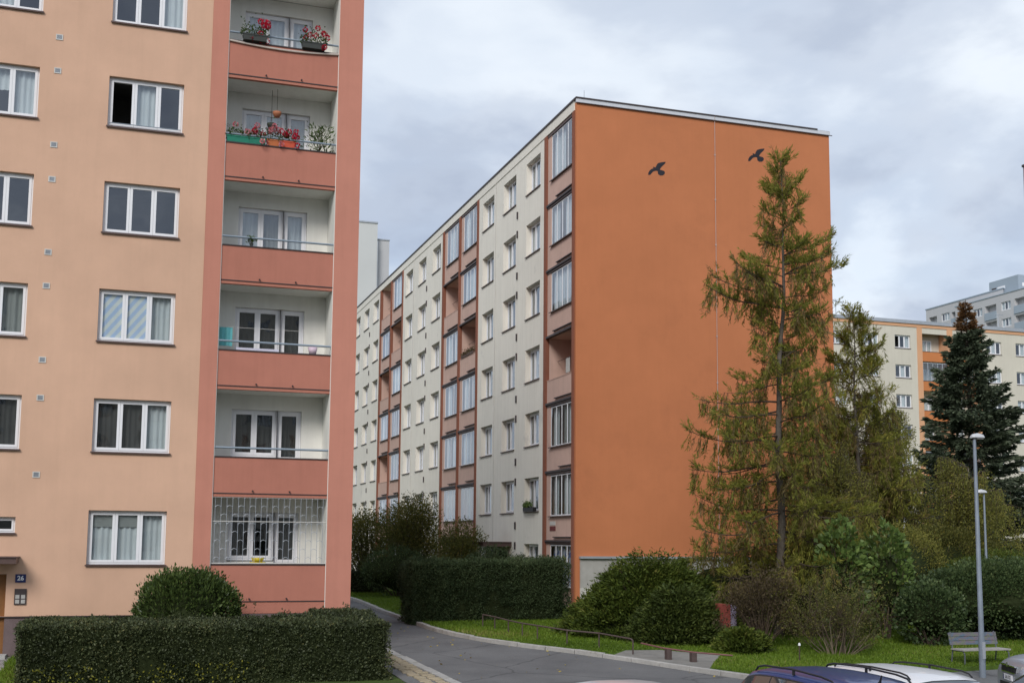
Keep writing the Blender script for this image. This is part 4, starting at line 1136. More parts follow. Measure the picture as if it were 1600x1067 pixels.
larch('larch_tree', 'younger larch tree at the right edge of the orange gable', (26.9, 38.6, gz(38.6)), (26.45, 38.6, 12.1), [(.5, 2.8), (3, 2.9), (6, 2.5), (9, 1.7), (10.5, 1.0), (11.6, .4), (12, .15)], 92, 33, r0=.13, minz=1.2,
      explicit=[(8.2, 0, 1.9, 35), (7.4, .2, 2.2, 30), (7.9, PI + .2, 1.6, 20)])

def weeping(name, label, base, H, spread, m, seed, nb=16, strands=260, leaf=.06, trunk_m=None, per=26, tl=(.8, 2.2)):
    rng = np.random.default_rng(seed); rnd = random.Random(seed)
    t = thing(name, base, label, 'tree'); base = Vector(base)
    tr = MB(); pts = [base + Vector((.08 * math.sin(k * 1.1), .06 * math.cos(k), H * .8 * k / 8 - (.15 if k == 0 else 0))) for k in range(9)]
    tr.tube(pts, [.11 * (1 - .8 * k / 8) + (.03 if k == 0 else 0) for k in range(9)], 8)
    br = MB(); tips = []
    for i in range(nb):
        f = .3 + .7 * (i + rnd.random()) / nb
        k = min(int(f * 8), 7); p = pts[k].lerp(pts[k + 1], f * 8 - k)
        an = rnd.uniform(0, 2 * PI); L = spread * (1.15 - .65 * f) * rnd.uniform(.7, 1.1)
        q = [p]; v = Vector((math.cos(an), math.sin(an), 1.0)).normalized()
        for s in range(6):
            v = (v + Vector((rnd.uniform(-.15, .15), rnd.uniform(-.15, .15), -.17))).normalized(); q.append(q[-1] + v * L / 5)
        br.tube(q, [.03 * (1 - .8 * s / 6) for s in range(7)], 5, cap=False)
        tips += [q[s].lerp(q[s + 1], u / 4) for s in range(1, 6) for u in range(4)]
    Ps, Ds, Ts = [], [], []
    for i in range(strands):
        s = rnd.choice(tips) + Vector((rnd.uniform(-.15, .15), rnd.uniform(-.15, .15), 0))
        L = rnd.uniform(*tl); L = min(L, s.z - base.z - .3)
        if L < .2: continue
        dr = Vector((rnd.uniform(-.25, .25), rnd.uniform(-.25, .25), -1)).normalized()
        q = [s, s + dr * L * .5 + Vector((rnd.uniform(-.06, .06), rnd.uniform(-.06, .06), 0)), s + Vector((dr.x * .6, dr.y * .6, -1)) * L]
        br.tube(q, [.006, .004, .002], 3, cap=False)
        n = int(per * L); f = rng.uniform(0, 1, n)[:, None]
        A, B, C_ = (np.array(x) for x in q)
        P = (1 - f) ** 2 * A + 2 * f * (1 - f) * B + f ** 2 * C_ + rng.normal(size=(n, 3)) * .05
        Ps.append(P); Ds.append(rng.normal(size=(n, 3)) * .7 + np.array([0, 0, -.8])); Ts.append(np.clip(rnd.uniform(.15, .75) + rng.normal(size=n) * .2, 0, 1))
    tr.build('trunk', trunk_m or M['bark'], t, True); br.build('limbs', M['twig'], t)
    P = np.concatenate(Ps); L = leaf * rng.uniform(.6, 1.3, len(P))
    link('crown', leaf_mesh('crown', P, np.concatenate(Ds), L, L * .6, np.concatenate(Ts), m, rng), t)
    return t
weeping('birch_tree', 'weeping yellow-green birch behind the bare shrub', (28.3, 39.8, gz(39.8)), 9.6, 2.7, LM['birch'], 5, 34, 1300, .075, per=30)
weeping('birch_tree', 'lower drooping birch beside the grey lamp post', (30.2, 36.9, gz(36.9)), 7.0, 2.6, LM['birch'], 6, 24, 850, .075, tl=(.6, 1.8), per=30)
weeping('birch_tree', 'slender drooping birch between larch and birch group', (24.6, 37.0, gz(37.0)), 7.6, 2.2, LM['birch'], 8, 26, 900, .07, per=30)

def spruce(name, label, base, H, R, seed, dead=2.6):
    rng = np.random.default_rng(seed); rnd = random.Random(seed)
    t = thing(name, base, label, 'tree'); base = Vector(base)
    tr = MB(); tr.tube([base + Vector((0, 0, -.2)), base + Vector((.05, 0, H * .5)), base + Vector((0, 0, H))], [.28, .15, .02], 8)
    tr.build('trunk', M['bark'], t, True)
    br = MB(); PA, DA, TA = [], [], []; PB, DB, TB = [], [], []
    z = .9
    while z < H - .15:
        q = z / H; L0 = R * (1 - q) ** .98 + .08
        for i in range(9):
            an = rnd.uniform(0, 2 * PI); L = L0 * rnd.uniform(.5, 1.12); dz = -.30 + .55 * q
            a = base + Vector((0, 0, z + rnd.uniform(-.15, .15)))
            d = Vector((math.cos(an), math.sin(an), dz)).normalized()
            p1 = a + d * L * .6; p2 = a + d * L + Vector((0, 0, L * .13))
            if L > .5: br.tube([a, p1, p2], [.025, .015, .004], 4, cap=False)
            n = int(66 * L) + 18
            f = rng.uniform(.12, 1, n) ** .8
            w = (1.05 - f) * L * .30 + .05
            side = np.array([-math.sin(an), math.cos(an), 0])
            lat = rng.uniform(-1, 1, n)
            A = np.array(a); B = np.array(p1); C_ = np.array(p2)
            S = (1 - f)[:, None] ** 2 * A + (2 * f * (1 - f))[:, None] * B + (f ** 2)[:, None] * C_
            P = S + side[None] * (lat * w)[:, None] + np.c_[np.zeros(n), np.zeros(n), -np.abs(lat) * w * .45 + rng.normal(size=n) * .03 - .02]
            D = np.array(d)[None] * .9 + side[None] * (lat * .9)[:, None] + rng.normal(size=(n, 3)) * .3 + np.array([0, 0, -.15])
            T = np.clip(rnd.uniform(.25, .75) + rng.normal(size=n) * .15, 0, 1)
            isd = z > H - dead + rnd.uniform(-.5, .3)
            (PB if isd else PA).append(P); (DB if isd else DA).append(D); (TB if isd else TA).append(T)
        z += .27 + .10 * (1 - q)
    br.build('limbs', M['twig'], t)
    for P, D, T, mm, nm in ((PA, DA, TA, LM['spruce'], 'crown'), (PB, DB, TB, LM['sprucedead'], 'dead_top')):
        P = np.concatenate(P); L = rng.uniform(.18, .38, len(P)) * (1 if nm == 'crown' else .7)
        link(nm, leaf_mesh(nm, P, np.concatenate(D), L, L * .34, np.concatenate(T), mm, rng), t)
    return t
spruce('spruce_tree', 'dark blue-green spruce with a dry brown top', (45.3, 55, .55), 16.5, 6.0, 9, 2.1)
spruce('spruce_tree', 'dark lower spruce at the right edge behind the lamp post', (47.3, 50, .55), 9.0, 3.2, 10, 0.0)

# leafy trees by the back path
bush('leafy_tree', 'thin bare-topped tree beside the left block corner', 'tree', (11.6, 57.5, 0), (1.9, 1.6, 2.1), 13000, .10, LM['shrub'], 60, 50, M['twig'], core=0, spread=.30, shell=.3)
bush('leafy_tree', 'small dark green tree in front of the cream facade', 'tree', (13.4, 55.5, 0), (1.7, 1.6, 2.35), 22000, .10, LM['shrub'], 70, 40, M['twig'], core=0, spread=.28, shell=.3)
bush('leafy_tree', 'yellowing small tree beside the tall conifer hedge', 'tree', (14.6, 51.5, 0), (1.3, 1.3, 1.75), 12000, .095, LM['shrub'], 50, 30, M['twig'], core=0, spread=.28, shell=.3)
bush('shrub', 'dark low shrub behind the small clipped hedge', 'shrub', (12.2, 53.5, 0), (1.7, 1.2, 1.15), 6000, .08, LM['ivy'], 40, 10, core=.75)
bush('shrub', 'dark shrub peeking over the tall conifer hedge', 'shrub', (13.6, 43.6, 0), (1.3, 1.0, 1.2), 5000, .07, LM['hedge2'], 30, 8, core=.75)
# right side shrubs
bare_shrub((18.6, 28.2), 2.0, 2.55)
bush('shrub', 'dark purple-leaved shrub left of the bare shrub', 'shrub', (17.3, 29.9, 0), (1.35, .9, 1.15), 9000, .055, LM['purple'], 60, 40, M['twig_p'], core=0, spread=.22, shell=.35)
bush('shrub', 'bright green broad-leaved shrub under the larch', 'shrub', (20.4, 30.6, 0), (.75, .7, 1.85), 1500, .17, LM['catalpa'], 30, 12, core=.45, spread=.26, width=.7, shell=.6)
bush('shrub', 'second bright green broad-leaved shrub nearer the lamp post', 'shrub', (22.2, 30.9, 0), (.75, .7, 1.8), 1300, .17, LM['catalpa'], 28, 12, core=.45, spread=.26, width=.7, shell=.6)
bush('shrub', 'olive green undergrowth shrub at the foot of the larch', 'shrub', (18.9, 34.2, 0), (2.3, 1.2, 1.35), 9000, .07, LM['shrub'], 60, 20, core=.6, spread=.2)
bush('shrub', 'tall olive shrub between larch and birches', 'shrub', (22.6, 34.2, 0), (2.2, 1.3, 1.9), 11000, .07, LM['shrub'], 60, 26, core=.6, spread=.2)
bush('shrub', 'tall dark shrub behind the park bench', 'shrub', (25.2, 34.4, 0), (1.9, 1.3, 1.75), 9000, .07, LM['birch'], 50, 22, core=.62, spread=.2)
bush('shrub', 'leafy green shrub left of the park bench', 'shrub', (22.6, 29.4, 0), (1.1, .8, .95), 5200, .095, LM['ivy'], 40, 14, core=.6, width=.7, spread=.22)
bush('shrub', 'ivy-covered green mound behind the park bench', 'shrub', (26.2, 30.6, 0), (3.1, 1.5, 1.22), 34000, .075, LM['ivy'], 110, 6, core=.82, width=.75, spread=.13, shell=.86)
bush('shrub', 'light green juniper-like mound above the ivy', 'shrub', (28.6, 33.6, 0), (2.6, 1.3, 1.3), 20000, .075, LM['juniper'], 70, 6, core=.78, spread=.16)
bush('shrub', 'greyish bare bush at the right edge below the spruce', 'shrub', (42.5, 45, 0), (2.2, 1.5, 2.3), 4500, .08, LM['shrub'], 50, 40, M['twig_l'], core=.4, spread=.2)

# grass: blades over the lawn and yard
def in_poly(px, py, poly):
    inside = np.zeros(len(px), bool); j = len(poly) - 1
    for i in range(len(poly)):
        xi, yi = poly[i]; xj, yj = poly[j]
        c = ((yi > py) != (yj > py)) & (px < (xj - xi) * (py - yi) / (yj - yi + 1e-12) + xi)
        inside ^= c; j = i
    return inside
def grass(name, label, poly, x0, x1, y0, y1, n, h, dz, skip=None):
    P = np.c_[RNG.uniform(x0, x1, n), RNG.uniform(y0, y1, n), np.zeros(n)]
    k = in_poly(P[:, 0], P[:, 1], poly)
    if skip: k &= ~in_poly(P[:, 0], P[:, 1], skip)
    P = P[k]; P[:, 2] = .55 * sstep(22, 42, P[:, 1]) + dz
    cl_ = noise3(P, 1.1, 2) * .5 + .5
    L = h * RNG.uniform(.5, 1.3, len(P)) * (.7 + .6 * cl_)
    D = RNG.normal(size=(len(P), 3)) * .45 + np.array([0, 0, 1])
    tint = np.clip(.45 + .25 * noise3(P, .8, 6) + RNG.normal(size=len(P)) * .2, 0, 1)
    o = link(name, leaf_mesh(name, P, D, L, .016 + .006 * RNG.uniform(size=len(P)), tint, LM['grass']))
    return tag(o, label, 'grass', kind='stuff')
PAD = [(12.5, 29.3), (13.0, 28.0), (13.75, 26.2), (14.4, 27.2), (15.35, 28.6), (14.2, 29.95), (13.2, 30.05)]
grass('grass', 'bright green grass on the lawn beside the road', [(x + .2, y) for x, y in kr] + [(46, 36), (16, 36), (13, 44), (13, 60)], 9.2, 27, 24.3, 38, 190000, .085, .085, PAD)
grass('grass', 'grass along the back path', [(x + .2, y) for x, y in kr] + [(46, 36), (16.5, 36), (16.5, 60)], 9.3, 16.5, 38, 60, 40000, .10, .085)
grass('grass', 'weedy grass at the foot of the long hedge', [(-2.28, 24.6), (-1.9, 24.6), (-1.9, 31), (-2.28, 31)], -2.3, -1.9, 24.6, 31, 5000, .12, .065)
# yellow weeds in front of the hedge
n = 260
cxs = np.array([(-.6, 26.1), (1.0, 26.1), (1.9, 26.1), (2.4, 26.1), (-1.3, 26.1)])
P = np.c_[cxs[RNG.integers(0, 5, n)] + RNG.normal(size=(n, 2)) * np.array([.22, .06]), RNG.uniform(.2, .6, n)]
tag(link('weeds', leaf_mesh('weeds', P, rand_dirs(n) + [0, -.4, .5], .06, .035, RNG.uniform(size=n), LM['yellow'])), 'yellow-green weeds in front of the long hedge', 'weeds', kind='stuff')
# fallen leaves on road and verge
n = 420
P = np.c_[RNG.uniform(6.2, 24, n), RNG.uniform(21, 40, n), np.zeros(n)]
k = ~in_poly(P[:, 0], P[:, 1], lawn_poly) & (P[:, 0] < 14.5 + (P[:, 1] < 24) * 9)
P = P[k]; P[:, 2] = .55 * sstep(22, 42, P[:, 1]) + .004 + (P[:, 0] < 7.1) * .09
D = rand_dirs(len(P)) * np.array([1, 1, .15])
tag(link('fallen_leaves', leaf_mesh('fallen_leaves', P, D, RNG.uniform(.05, .1, len(P)), .05, RNG.uniform(.3, 1, len(P)), leaf_mat('dry_leaf', [(0, (.22, .13, .04)), (1, (.42, .33, .08))], .8, .1), fold=.05)), 'dry yellow leaves scattered on the asphalt', 'leaves', kind='stuff')

# ------------------------------------------------------------------ extra undergrowth filling the right side
bush('shrub', 'olive bush between the two larches', 'shrub', (24.3, 38.9, 0), (2.0, 1.3, 2.3), 13000, .075, LM['shrub'], 70, 26, core=0, spread=.2, shell=.35)
bush('shrub', 'yellow-green bush left of the lower spruce', 'shrub', (31.6, 38.8, 0), (1.9, 1.4, 2.4), 13000, .075, LM['birch'], 70, 26, core=0, spread=.2, shell=.35)
bush('shrub', 'dense dark green thicket under the birches', 'shrub', (28.2, 36.0, 0), (3.3, 1.0, 1.7), 26000, .075, LM['shrub'], 80, 20, core=.6, spread=.18)
bush('shrub', 'brown-green thicket behind the bare shrub', 'shrub', (20.6, 32.0, 0), (2.1, .9, 1.25), 12000, .06, LM['shrub'], 70, 20, core=.7, spread=.16)

# ------------------------------------------------------------------ block behind the camera (what the lower windows mirror)
opp = thing('apartment_building', (5, -42, 0), 'beige apartment block across the car park opposite the peach block', 'building')
b = MB(); xq = lambda u, d, z: (u, -42 - d, z)
ows = [(x, 2.0 + 2.8 * k) for x in np.arange(-38, 46, 4.4) for k in range(8)]
facade(b, xq, -42, 48, 0, 24.5, [(x, x + 2.0, z, z + 1.4, .12, .8) for x, z in ows])
b.build('wall', [mat('beige_plaster', (0.40, 0.37, 0.31), .9, .1, var=.05), M['room']], opp)
b = MB(); b.box(-42.2, 48.2, -53, -41.9, 24.5, 24.9); b.build('roof', M['greymetal'], opp)
b = MB(); b.box(-42, 48, -53, -52.8, 0, 24.5); b.box(-42, -41.8, -52.8, -42.01, 0, 24.5); b.box(47.8, 48, -52.8, -42.01, 0, 24.5); b.build('side_wall', M['concrete'], opp)
pm = MB(); pm.box(0, 2.0, 0, .03, 0, 1.4); pm = pm.mesh('pane', M['glass'])
for x, z in ows: link('window', pm, opp, (x, -42.12, z))

nb_ = thing('apartment_building', (-14, 72, .55), 'unseen grey apartment block added behind the peach block for window reflections', 'building')
b = MB(); xq = lambda u, d, z: (u, 72 + d, z)  # block out of view, added so the low loggia glazing reflects darker
ows = [(x, 2.2 + 2.8 * k) for x in np.arange(-28, 1, 3.6) for k in range(6)]
facade(b, xq, -30, 3, .3, 20.5, [(x, x + 1.9, z, z + 1.4, .12, .8) for x, z in ows])
b.box(2.7, 3.0, 72.01, 83, .3, 20.5); b.box(-30, 2.7, 82.8, 83, .3, 20.5)
b.build('wall', [mat('grey_brown_plaster', (0.30, 0.27, 0.24), .9, .1, var=.05), M['room']], nb_)
b = MB(); b.box(-30.1, 3.1, 71.9, 83.1, 20.5, 20.8); b.build('roof', M['greymetal'], nb_)
pm2 = MB(); pm2.box(0, 1.9, 0, .03, 0, 1.4); pm2 = pm2.mesh('pane', M['glass'])
for x, z in ows: link('window', pm2, nb_, (x, 72.12, z))

# ------------------------------------------------------------------ street furniture
def lamp_post(label, x, y, ztop, dirx, r0=.085, group='grey street lamps'):
    zb = gz(y) + (0.0 if y < 25 else .09)
    t = thing('street_lamp', (x, y, zb), label, 'street lamp', group)
    b = MB(); b.lathe([(r0 * 1.15, 0), (r0 * 1.15, .9), (r0, 1.0), (r0 * .58, ztop - zb - .05), (0, ztop - zb)], (x, y, zb), 14); b.build('pole', M['greypole'], t, True)
    b = MB(); b.box(x - .045, x + .045, y - r0 * 1.19, y - r0 * 1.05, zb + .45, zb + .85); b.build('hatch', M['greymetal'], t)
    h = MB()
    prof = [(-.09, .06, .03), (-.05, .09, .08), (.1, .11, .11), (.22, .10, .09), (.27, .06, .04)]
    rings = []
    for (d, w, hh) in prof:
        ring = []
        for k in range(8):
            an = 2 * PI * k / 8
            ring.append((x + dirx * d, y + w * math.cos(an), ztop + .015 + (hh if math.sin(an) > 0 else .02) * math.sin(an)))
        rings.append(ring)
    for i in range(len(rings) - 1):
        for k in range(8): h.face([rings[i][k], rings[i][(k + 1) % 8], rings[i + 1][(k + 1) % 8], rings[i + 1][k]])
    h.face(rings[0]); h.face(list(reversed(rings[-1])))
    h.build('lamp_head', M['lampgrey'], t, True)
    b = MB(); b.box(min(x + dirx * .04, x + dirx * .22), max(x + dirx * .04, x + dirx * .22), y - .07, y + .07, ztop - .02, ztop - .006); b.build('lamp_glass', M['oldwhite'], t)
    return t
M['greypole'] = mat('grey_painted_pole', (0.20, 0.235, 0.28), .5, .35, metal=.1, var=.18, vscale=4, streak=.15)
M['lampgrey'] = mat('light_grey_lamp_plastic', (0.55, 0.56, 0.58), .4, .4, var=.06)
lamp_post('tall grey street lamp in front of the park bench', 20.02, 24.16, 5.82, 1, .066)
lamp_post('smaller distant grey street lamp right of the tall one', 27.15, 32.4, 4.9, -1, .05)

def bench(x, y, rot):
    zb = gz(y)
    t = thing('park_bench', (x, y, zb), 'grey slatted park bench with scrawled backrest beside the tall street lamp', 'bench', rotz=rot)
    metal = mat('bench_metal', (0.10, 0.11, 0.12), .5, .4, var=.1)
    m, tt, p = new_mat('bench_scrawled_wood')
    geo = N(tt, 'ShaderNodeNewGeometry'); mp = N(tt, 'ShaderNodeMapping'); mp.inputs['Scale'].default_value = (5, 5, 12)
    tt.links.new(geo.outputs['Position'], mp.inputs['Vector'])
    n_ = N(tt, 'ShaderNodeTexNoise', Scale=1.0, Detail=3.0); tt.links.new(mp.outputs[0], n_.inputs['Vector'])
    r_ = ramp(tt, [(.3, (.10, .11, .14)), (.42, (.09, .14, .18)), (.52, (.16, .12, .15)), (.6, (.13, .16, .12)), (.7, (.18, .15, .11))]); tt.links.new(n_.outputs['Fac'], r_.inputs[0]); tt.links.new(r_.outputs[0], p.inputs['Base Color'])
    seatm = mat('bench_pale_wood', (0.34, 0.32, 0.30), .6, .3, var=.12, vscale=6)
    L = 1.5
    for i in range(4):
        b = MB(); b.box(-L / 2, L / 2, -.42 + i * .125, -.42 + i * .125 + .1, .43, .465)
        link('seat_slat', b.mesh('seat_slat', seatm), t, local=True)
    for i in range(3):
        b = MB(); z = .55 + i * .105; o_ = .07 + i * .025
        b.face([(-L / 2, o_, z), (L / 2, o_, z), (L / 2, o_ + .022, z + .095), (-L / 2, o_ + .022, z + .095)]); b.face([(-L / 2, o_ + .03, z), (L / 2, o_ + .03, z), (L / 2, o_ + .052, z + .095), (-L / 2, o_ + .052, z + .095)])
        for s in (-1, 1): b.face([(s * L / 2, o_, z), (s * L / 2, o_ + .03, z), (s * L / 2, o_ + .052, z + .095), (s * L / 2, o_ + .022, z + .095)])
        b.face([(-L / 2, o_ + .022, z + .095), (L / 2, o_ + .022, z + .095), (L / 2, o_ + .052, z + .095), (-L / 2, o_ + .052, z + .095)]); b.face([(-L / 2, o_, z), (L / 2, o_, z), (L / 2, o_ + .03, z), (-L / 2, o_ + .03, z)])
        link('backrest_slat', b.mesh('backrest_slat', m), t, local=True)
    for s in (-1, 1):
        b = MB(); xx = s * (L / 2 - .06)
        b.tube([(xx, -.40, 0), (xx, -.40, .36), (xx, -.34, .42), (xx, .04, .42)], .02, 6); b.tube([(xx, .13, 0), (xx, .06, .42), (xx, .15, .88)], .02, 6)
        link('leg', b.mesh('leg', metal), t, local=True)
    return t
bench(21.45, 26.1, 0.0)

M['redbrown'] = M['rust']
rt = thing('low_railing', (11.9, 32.2, gz(32) + .09), 'low brown pipe railing on the lawn in front of the juniper', 'railing')
RP = [(10.92, 35.82), (11.08, 35.08), (11.18, 34.05), (11.34, 33.23), (11.58, 32.59), (12.02, 31.36), (12.66, 30.58), (13.05, 29.19)]
b = MB(); pts = [(x, y, gz(y) + .09 + .40) for x, y in RP]
b.tube(pts[:-1] + [(13.03, 29.26, pts[-1][2]), (13.05, 29.2, pts[-1][2] - .04)], .022, 8); b.build('rail', M['rust'], rt)
for x, y in RP:
    b = MB(); b.tube([(x, y, gz(y) - .05), (x, y, gz(y) + .49 - (.03 if (x, y) == RP[-1] else 0))], .02, 6); b.build('post', M['rust'], rt)
rt = thing('low_railing', (13.7, 27.9, gz(28) + .09), 'short reddish low bar on two blocks at the concrete pad', 'railing')
b = MB(); b.tube([(13.2, 29.0, .56), (13.45, 28.2, .50), (13.98, 27.55, .44), (14.75, 26.9, .40)], .02, 8); b.build('rail', mat('red_brown_steel', (0.17, 0.07, 0.07), .55, .35, var=.15), rt)
for x, y, z in ((13.55, 28.1, .48), (13.98, 27.55, .43)):
    b = MB(); b.box(x - .07, x + .07, y - .07, y + .07, gz(y) + .05, z); b.build('foot_block', M['rust'], rt)

cb = thing('utility_cabinet', (16.65, 30.9, gz(30.9) + .09), 'narrow red cabinet with a scribbled white side among the shrubs', 'cabinet')
b = MB(); b.box(16.56, 16.72, 30.6, 31.2, gz(30.6) + .05, 1.45); b.build('body', mat('faded_red_paint', (0.36, 0.09, 0.07), .6, .3, var=.15, streak=.2), cb)
m, tt, p = new_mat('scribbled_panel')
geo = N(tt, 'ShaderNodeNewGeometry'); w_ = N(tt, 'ShaderNodeTexWave', Scale=9.0, Distortion=6.0, Detail=2.0); tt.links.new(geo.outputs['Position'], w_.inputs['Vector'])
r_ = ramp(tt, [(.35, (.62, .60, .66)), (.55, (.30, .20, .42))]); tt.links.new(w_.outputs['Fac'], r_.inputs[0]); tt.links.new(r_.outputs[0], p.inputs['Base Color'])
b = MB(); b.box(16.722, 16.92, 30.62, 31.18, gz(30.6) + .05, 1.42); b.build('side_panel', m, cb)
st = thing('marker_stake', (16.72, 27.0, gz(27) + .09), 'thin stake with a white cap on the lawn', 'stake')
b = MB(); b.tube([(16.72, 27.0, 0), (16.72, 27.0, .62)], .018, 6); b.build('stake', M['twig'], st)
b = MB(); b.lathe([(0, .07), (.03, .05), (.035, 0)], (16.72, 27.0, .6), 8); b.build('cap', M['white'], st)

# ------------------------------------------------------------------ parked cars
M['tyre'] = mat('tyre_rubber', (0.02, 0.02, 0.02), .85, .2, var=.1)
M['rim'] = mat('alloy_rim', (0.5, 0.5, 0.52), .3, .5, metal=.7, var=.05)
M['carblack'] = mat('black_trim_plastic', (0.018, 0.018, 0.02), .45, .35, var=.08)
M['chrome'] = mat('chrome', (0.75, 0.75, 0.77), .12, .5, metal=1.0, var=0)
M['lens'] = mat('headlight_lens', (0.42, 0.44, 0.46), .1, .6, metal=.4, var=.05, coat=1)
M['redlens'] = mat('tail_light_lens', (0.3, 0.02, 0.02), .15, .5, var=.03, coat=1)
m, t_, p = new_mat('car_glass'); p.inputs['Base Color'].default_value = (.03, .035, .04, 1); p.inputs['Roughness'].default_value = .03; p.inputs['Specular IOR Level'].default_value = .8; p.inputs['Coat Weight'].default_value = 1; p.inputs['Coat Roughness'].default_value = .02
M['carglass'] = m
def paint(name, col, metal=.35):
    return mat(name, col, .42, .4, metal=metal, var=.03, coat=.5)
def car(label, x, y, rot, pm, H=1.5, L=4.45, W=1.76, rails=True, antenna=True, front=False, plate=None):
    t = thing('parked_car', (x, y, 0), label, 'car', 'cars in the car park', rotz=rot)
    w = W / 2
    ST = [(-.500, .42, .46, .84, .70), (-.497, .62, .66, .90, .74), (-.488, .88, .91, .93, .72), (-.470, .96, 1.0, .95, .72), (-.405, .975, .945 * H, .97, .635), (-.30, .972, .985 * H, 1, .655), (-.12, .965, 1.0 * H, 1, .665), (.04, .955, .988 * H, 1, .66), (.115, .95, .952 * H, 1, .645), (.275, .93, .965, .99, .80), (.38, .87, .905, .97, .76), (.445, .79, .825, .92, .70), (.483, .68, .715, .86, .66), (.497, .55, .585, .82, .62), (.50, .38, .42, .80, .6)]
    bm = bmesh.new(); R = []; seg = []
    SUB = 4
    def cr(a, b_, c, d, f): return .5 * (2 * b_ + (c - a) * f + (2 * a - 5 * b_ + 4 * c - d) * f * f + (3 * b_ - a - 3 * c + d) * f ** 3)
    n = len(ST)
    sm_ = []
    for i in range(n - 1):
        p0, p1, p2, p3 = ST[max(i - 1, 0)], ST[i], ST[i + 1], ST[min(i + 2, n - 1)]
        for k in range(SUB):
            f = k / SUB
            # keep the glass edges crisp: straight across windscreen and tailgate
            if i in (3, 8): sm_.append(tuple(p1[q] + (p2[q] - p1[q]) * f for q in range(5)))
            else:
                a_ = p1 if i in (4, 9) else p0; d_ = p2 if i in (2, 7) else p3
                sm_.append(tuple(cr(a_[q], p1[q], p2[q], d_[q], f) for q in range(5)))
            seg.append(i)
    sm_.append(ST[-1])
    for (fy, zb, zr, wb, wr) in sm_:
        yv = fy * L; cabin = min(1, max(0, (zr - zb) / .3))
        half = [(.84 * min(1, wb + .05), .19), (.96 * wb, .28), (1.0 * wb, min(.55, zb - .06)), (.992 * wb, min(.78, zb - .02)), (.965 * wb, zb), (wr + .03 * (1 - cabin), zr - .075 * cabin - .012), (wr * .86, zr - .022 * cabin - .006), (wr * .5, zr - .004), (0, zr)]
        ring = [bm.verts.new((-fx * w, yv, z)) for fx, z in half] + [bm.verts.new((fx * w, yv, z)) for fx, z in reversed(half[:-1])]
        R.append(ring)
    G = {}
    for i in range(len(R) - 1):
        for k in range(len(R[0]) - 1):
            f = bm.faces.new([R[i][k], R[i + 1][k], R[i + 1][k + 1], R[i][k + 1]])
            f.smooth = True
            s_ = seg[i]; kk = min(k, 15 - k)
            if kk == 4 and 4 <= s_ <= 8:
                g_ = ('L' if k < 8 else 'R') + ('0' if s_ == 4 else '1' if s_ in (5, 6) and not (s_ == 6 and i % SUB > 1) else '2')
                G.setdefault(g_, []).append(f)
            elif 5 <= k <= 10 and s_ == 8: G.setdefault('W', []).append(f)
            elif 5 <= k <= 10 and s_ == 3: G.setdefault('B', []).append(f)
    bm.faces.new(R[0]); bm.faces.new(list(reversed(R[-1])))
    glass = {}
    for g_, fs in G.items():
        r_ = bmesh.ops.inset_region(bm, faces=fs, thickness=.028 if g_ in 'WB' else .022, depth=0)
        for f in r_['faces']: f.material_index = 1; f.smooth = True
        glass[g_] = [[tuple(v.co) for v in f.verts] for f in fs]
        bmesh.ops.delete(bm, geom=fs, context='FACES')
    me = bpy.data.meshes.new('body'); bm.to_mesh(me); bm.free(); me.materials.append(pm); me.materials.append(M['carblack'])
    me.set_sharp_from_angle(angle=math.radians(38))
    body = link('body', me, t, local=True)
    for g_, fl in glass.items():
        b = MB()
        for f in fl: b.face(f)
        mm = b.mesh('window', M['carglass'], True)
        bm = bmesh.new(); bm.from_mesh(mm); bmesh.ops.remove_doubles(bm, verts=bm.verts[:], dist=.0005); bm.to_mesh(mm); bm.free()
        link({'W': 'windscreen', 'B': 'rear_window'}.get(g_, 'side_window'), mm, t, local=True)
    for sx in (-1, 1):
        for fy in (.305, -.29):
            b = MB(); c = (sx * (w - .10), fy * L)
            def wheel(prof, mtl, nm, par):
                b = MB(); n_ = 20; rings = []
                for (xo_, r_) in prof: rings.append([(c[0] + sx * xo_, c[1] + r_ * math.cos(2 * PI * k / n_), .31 + r_ * math.sin(2 * PI * k / n_)) for k in range(n_)])
                for i in range(len(rings) - 1):
                    for k in range(n_): b.face([rings[i][k], rings[i][(k + 1) % n_], rings[i + 1][(k + 1) % n_], rings[i + 1][k]])
                b.face(rings[-1])
                return link(nm, b.mesh(nm, mtl), par, local=True)
            wh = wheel([(-.1, .2), (-.1, .29), (-.07, .31), (.07, .31), (.1, .29), (.105, .21)], M['tyre'], 'wheel', t)
            wheel([(.095, .21), (.108, .2), (.1, .12), (.112, .05)], M['rim'], 'rim', wh)
    for sx in (-1, 1):
        b = MB()
        for f in ([(sx * w * 1.0, .17 * L, .98), (sx * (w + .16), .165 * L, .97), (sx * (w + .17), .15 * L, 1.1), (sx * w * 1.0, .15 * L, 1.1)],): b.face(f)
        b = MB(); b.tube([(sx * w * .97, .175 * L, 1.0), (sx * (w + .05), .165 * L, 1.02)], .03, 6); b.tube([(sx * (w + .04), .163 * L, 1.03), (sx * (w + .17), .155 * L, 1.04)], [.075, .06], 8)
        link('wing_mirror', b.mesh('wing_mirror', pm, True), t, local=True)
        if rails:
            b = MB(); xr = sx * w * .60
            ys_ = [-.335, -.32, -.27, -.12, .03, .065, .08]
            zz_ = [.955, .985, 1.003, 1.018, 1.006, .988, .955]
            b.tube([(xr, a_ * L, z_ * H) for a_, z_ in zip(ys_, zz_)], .0135, 6)
            b.tube([(xr, -.13 * L, .975 * H), (xr, -.13 * L, 1.018 * H)], .02, 6)
            link('roof_rail', b.mesh('roof_rail', M['carblack']), t, local=True)
        b = MB(); b.box(sx * w * .78 - .12, sx * w * .78 + .12, -.497 * L, -.475 * L, .72, .9); link('tail_light', b.mesh('tail_light', M['redlens']), t, local=True)
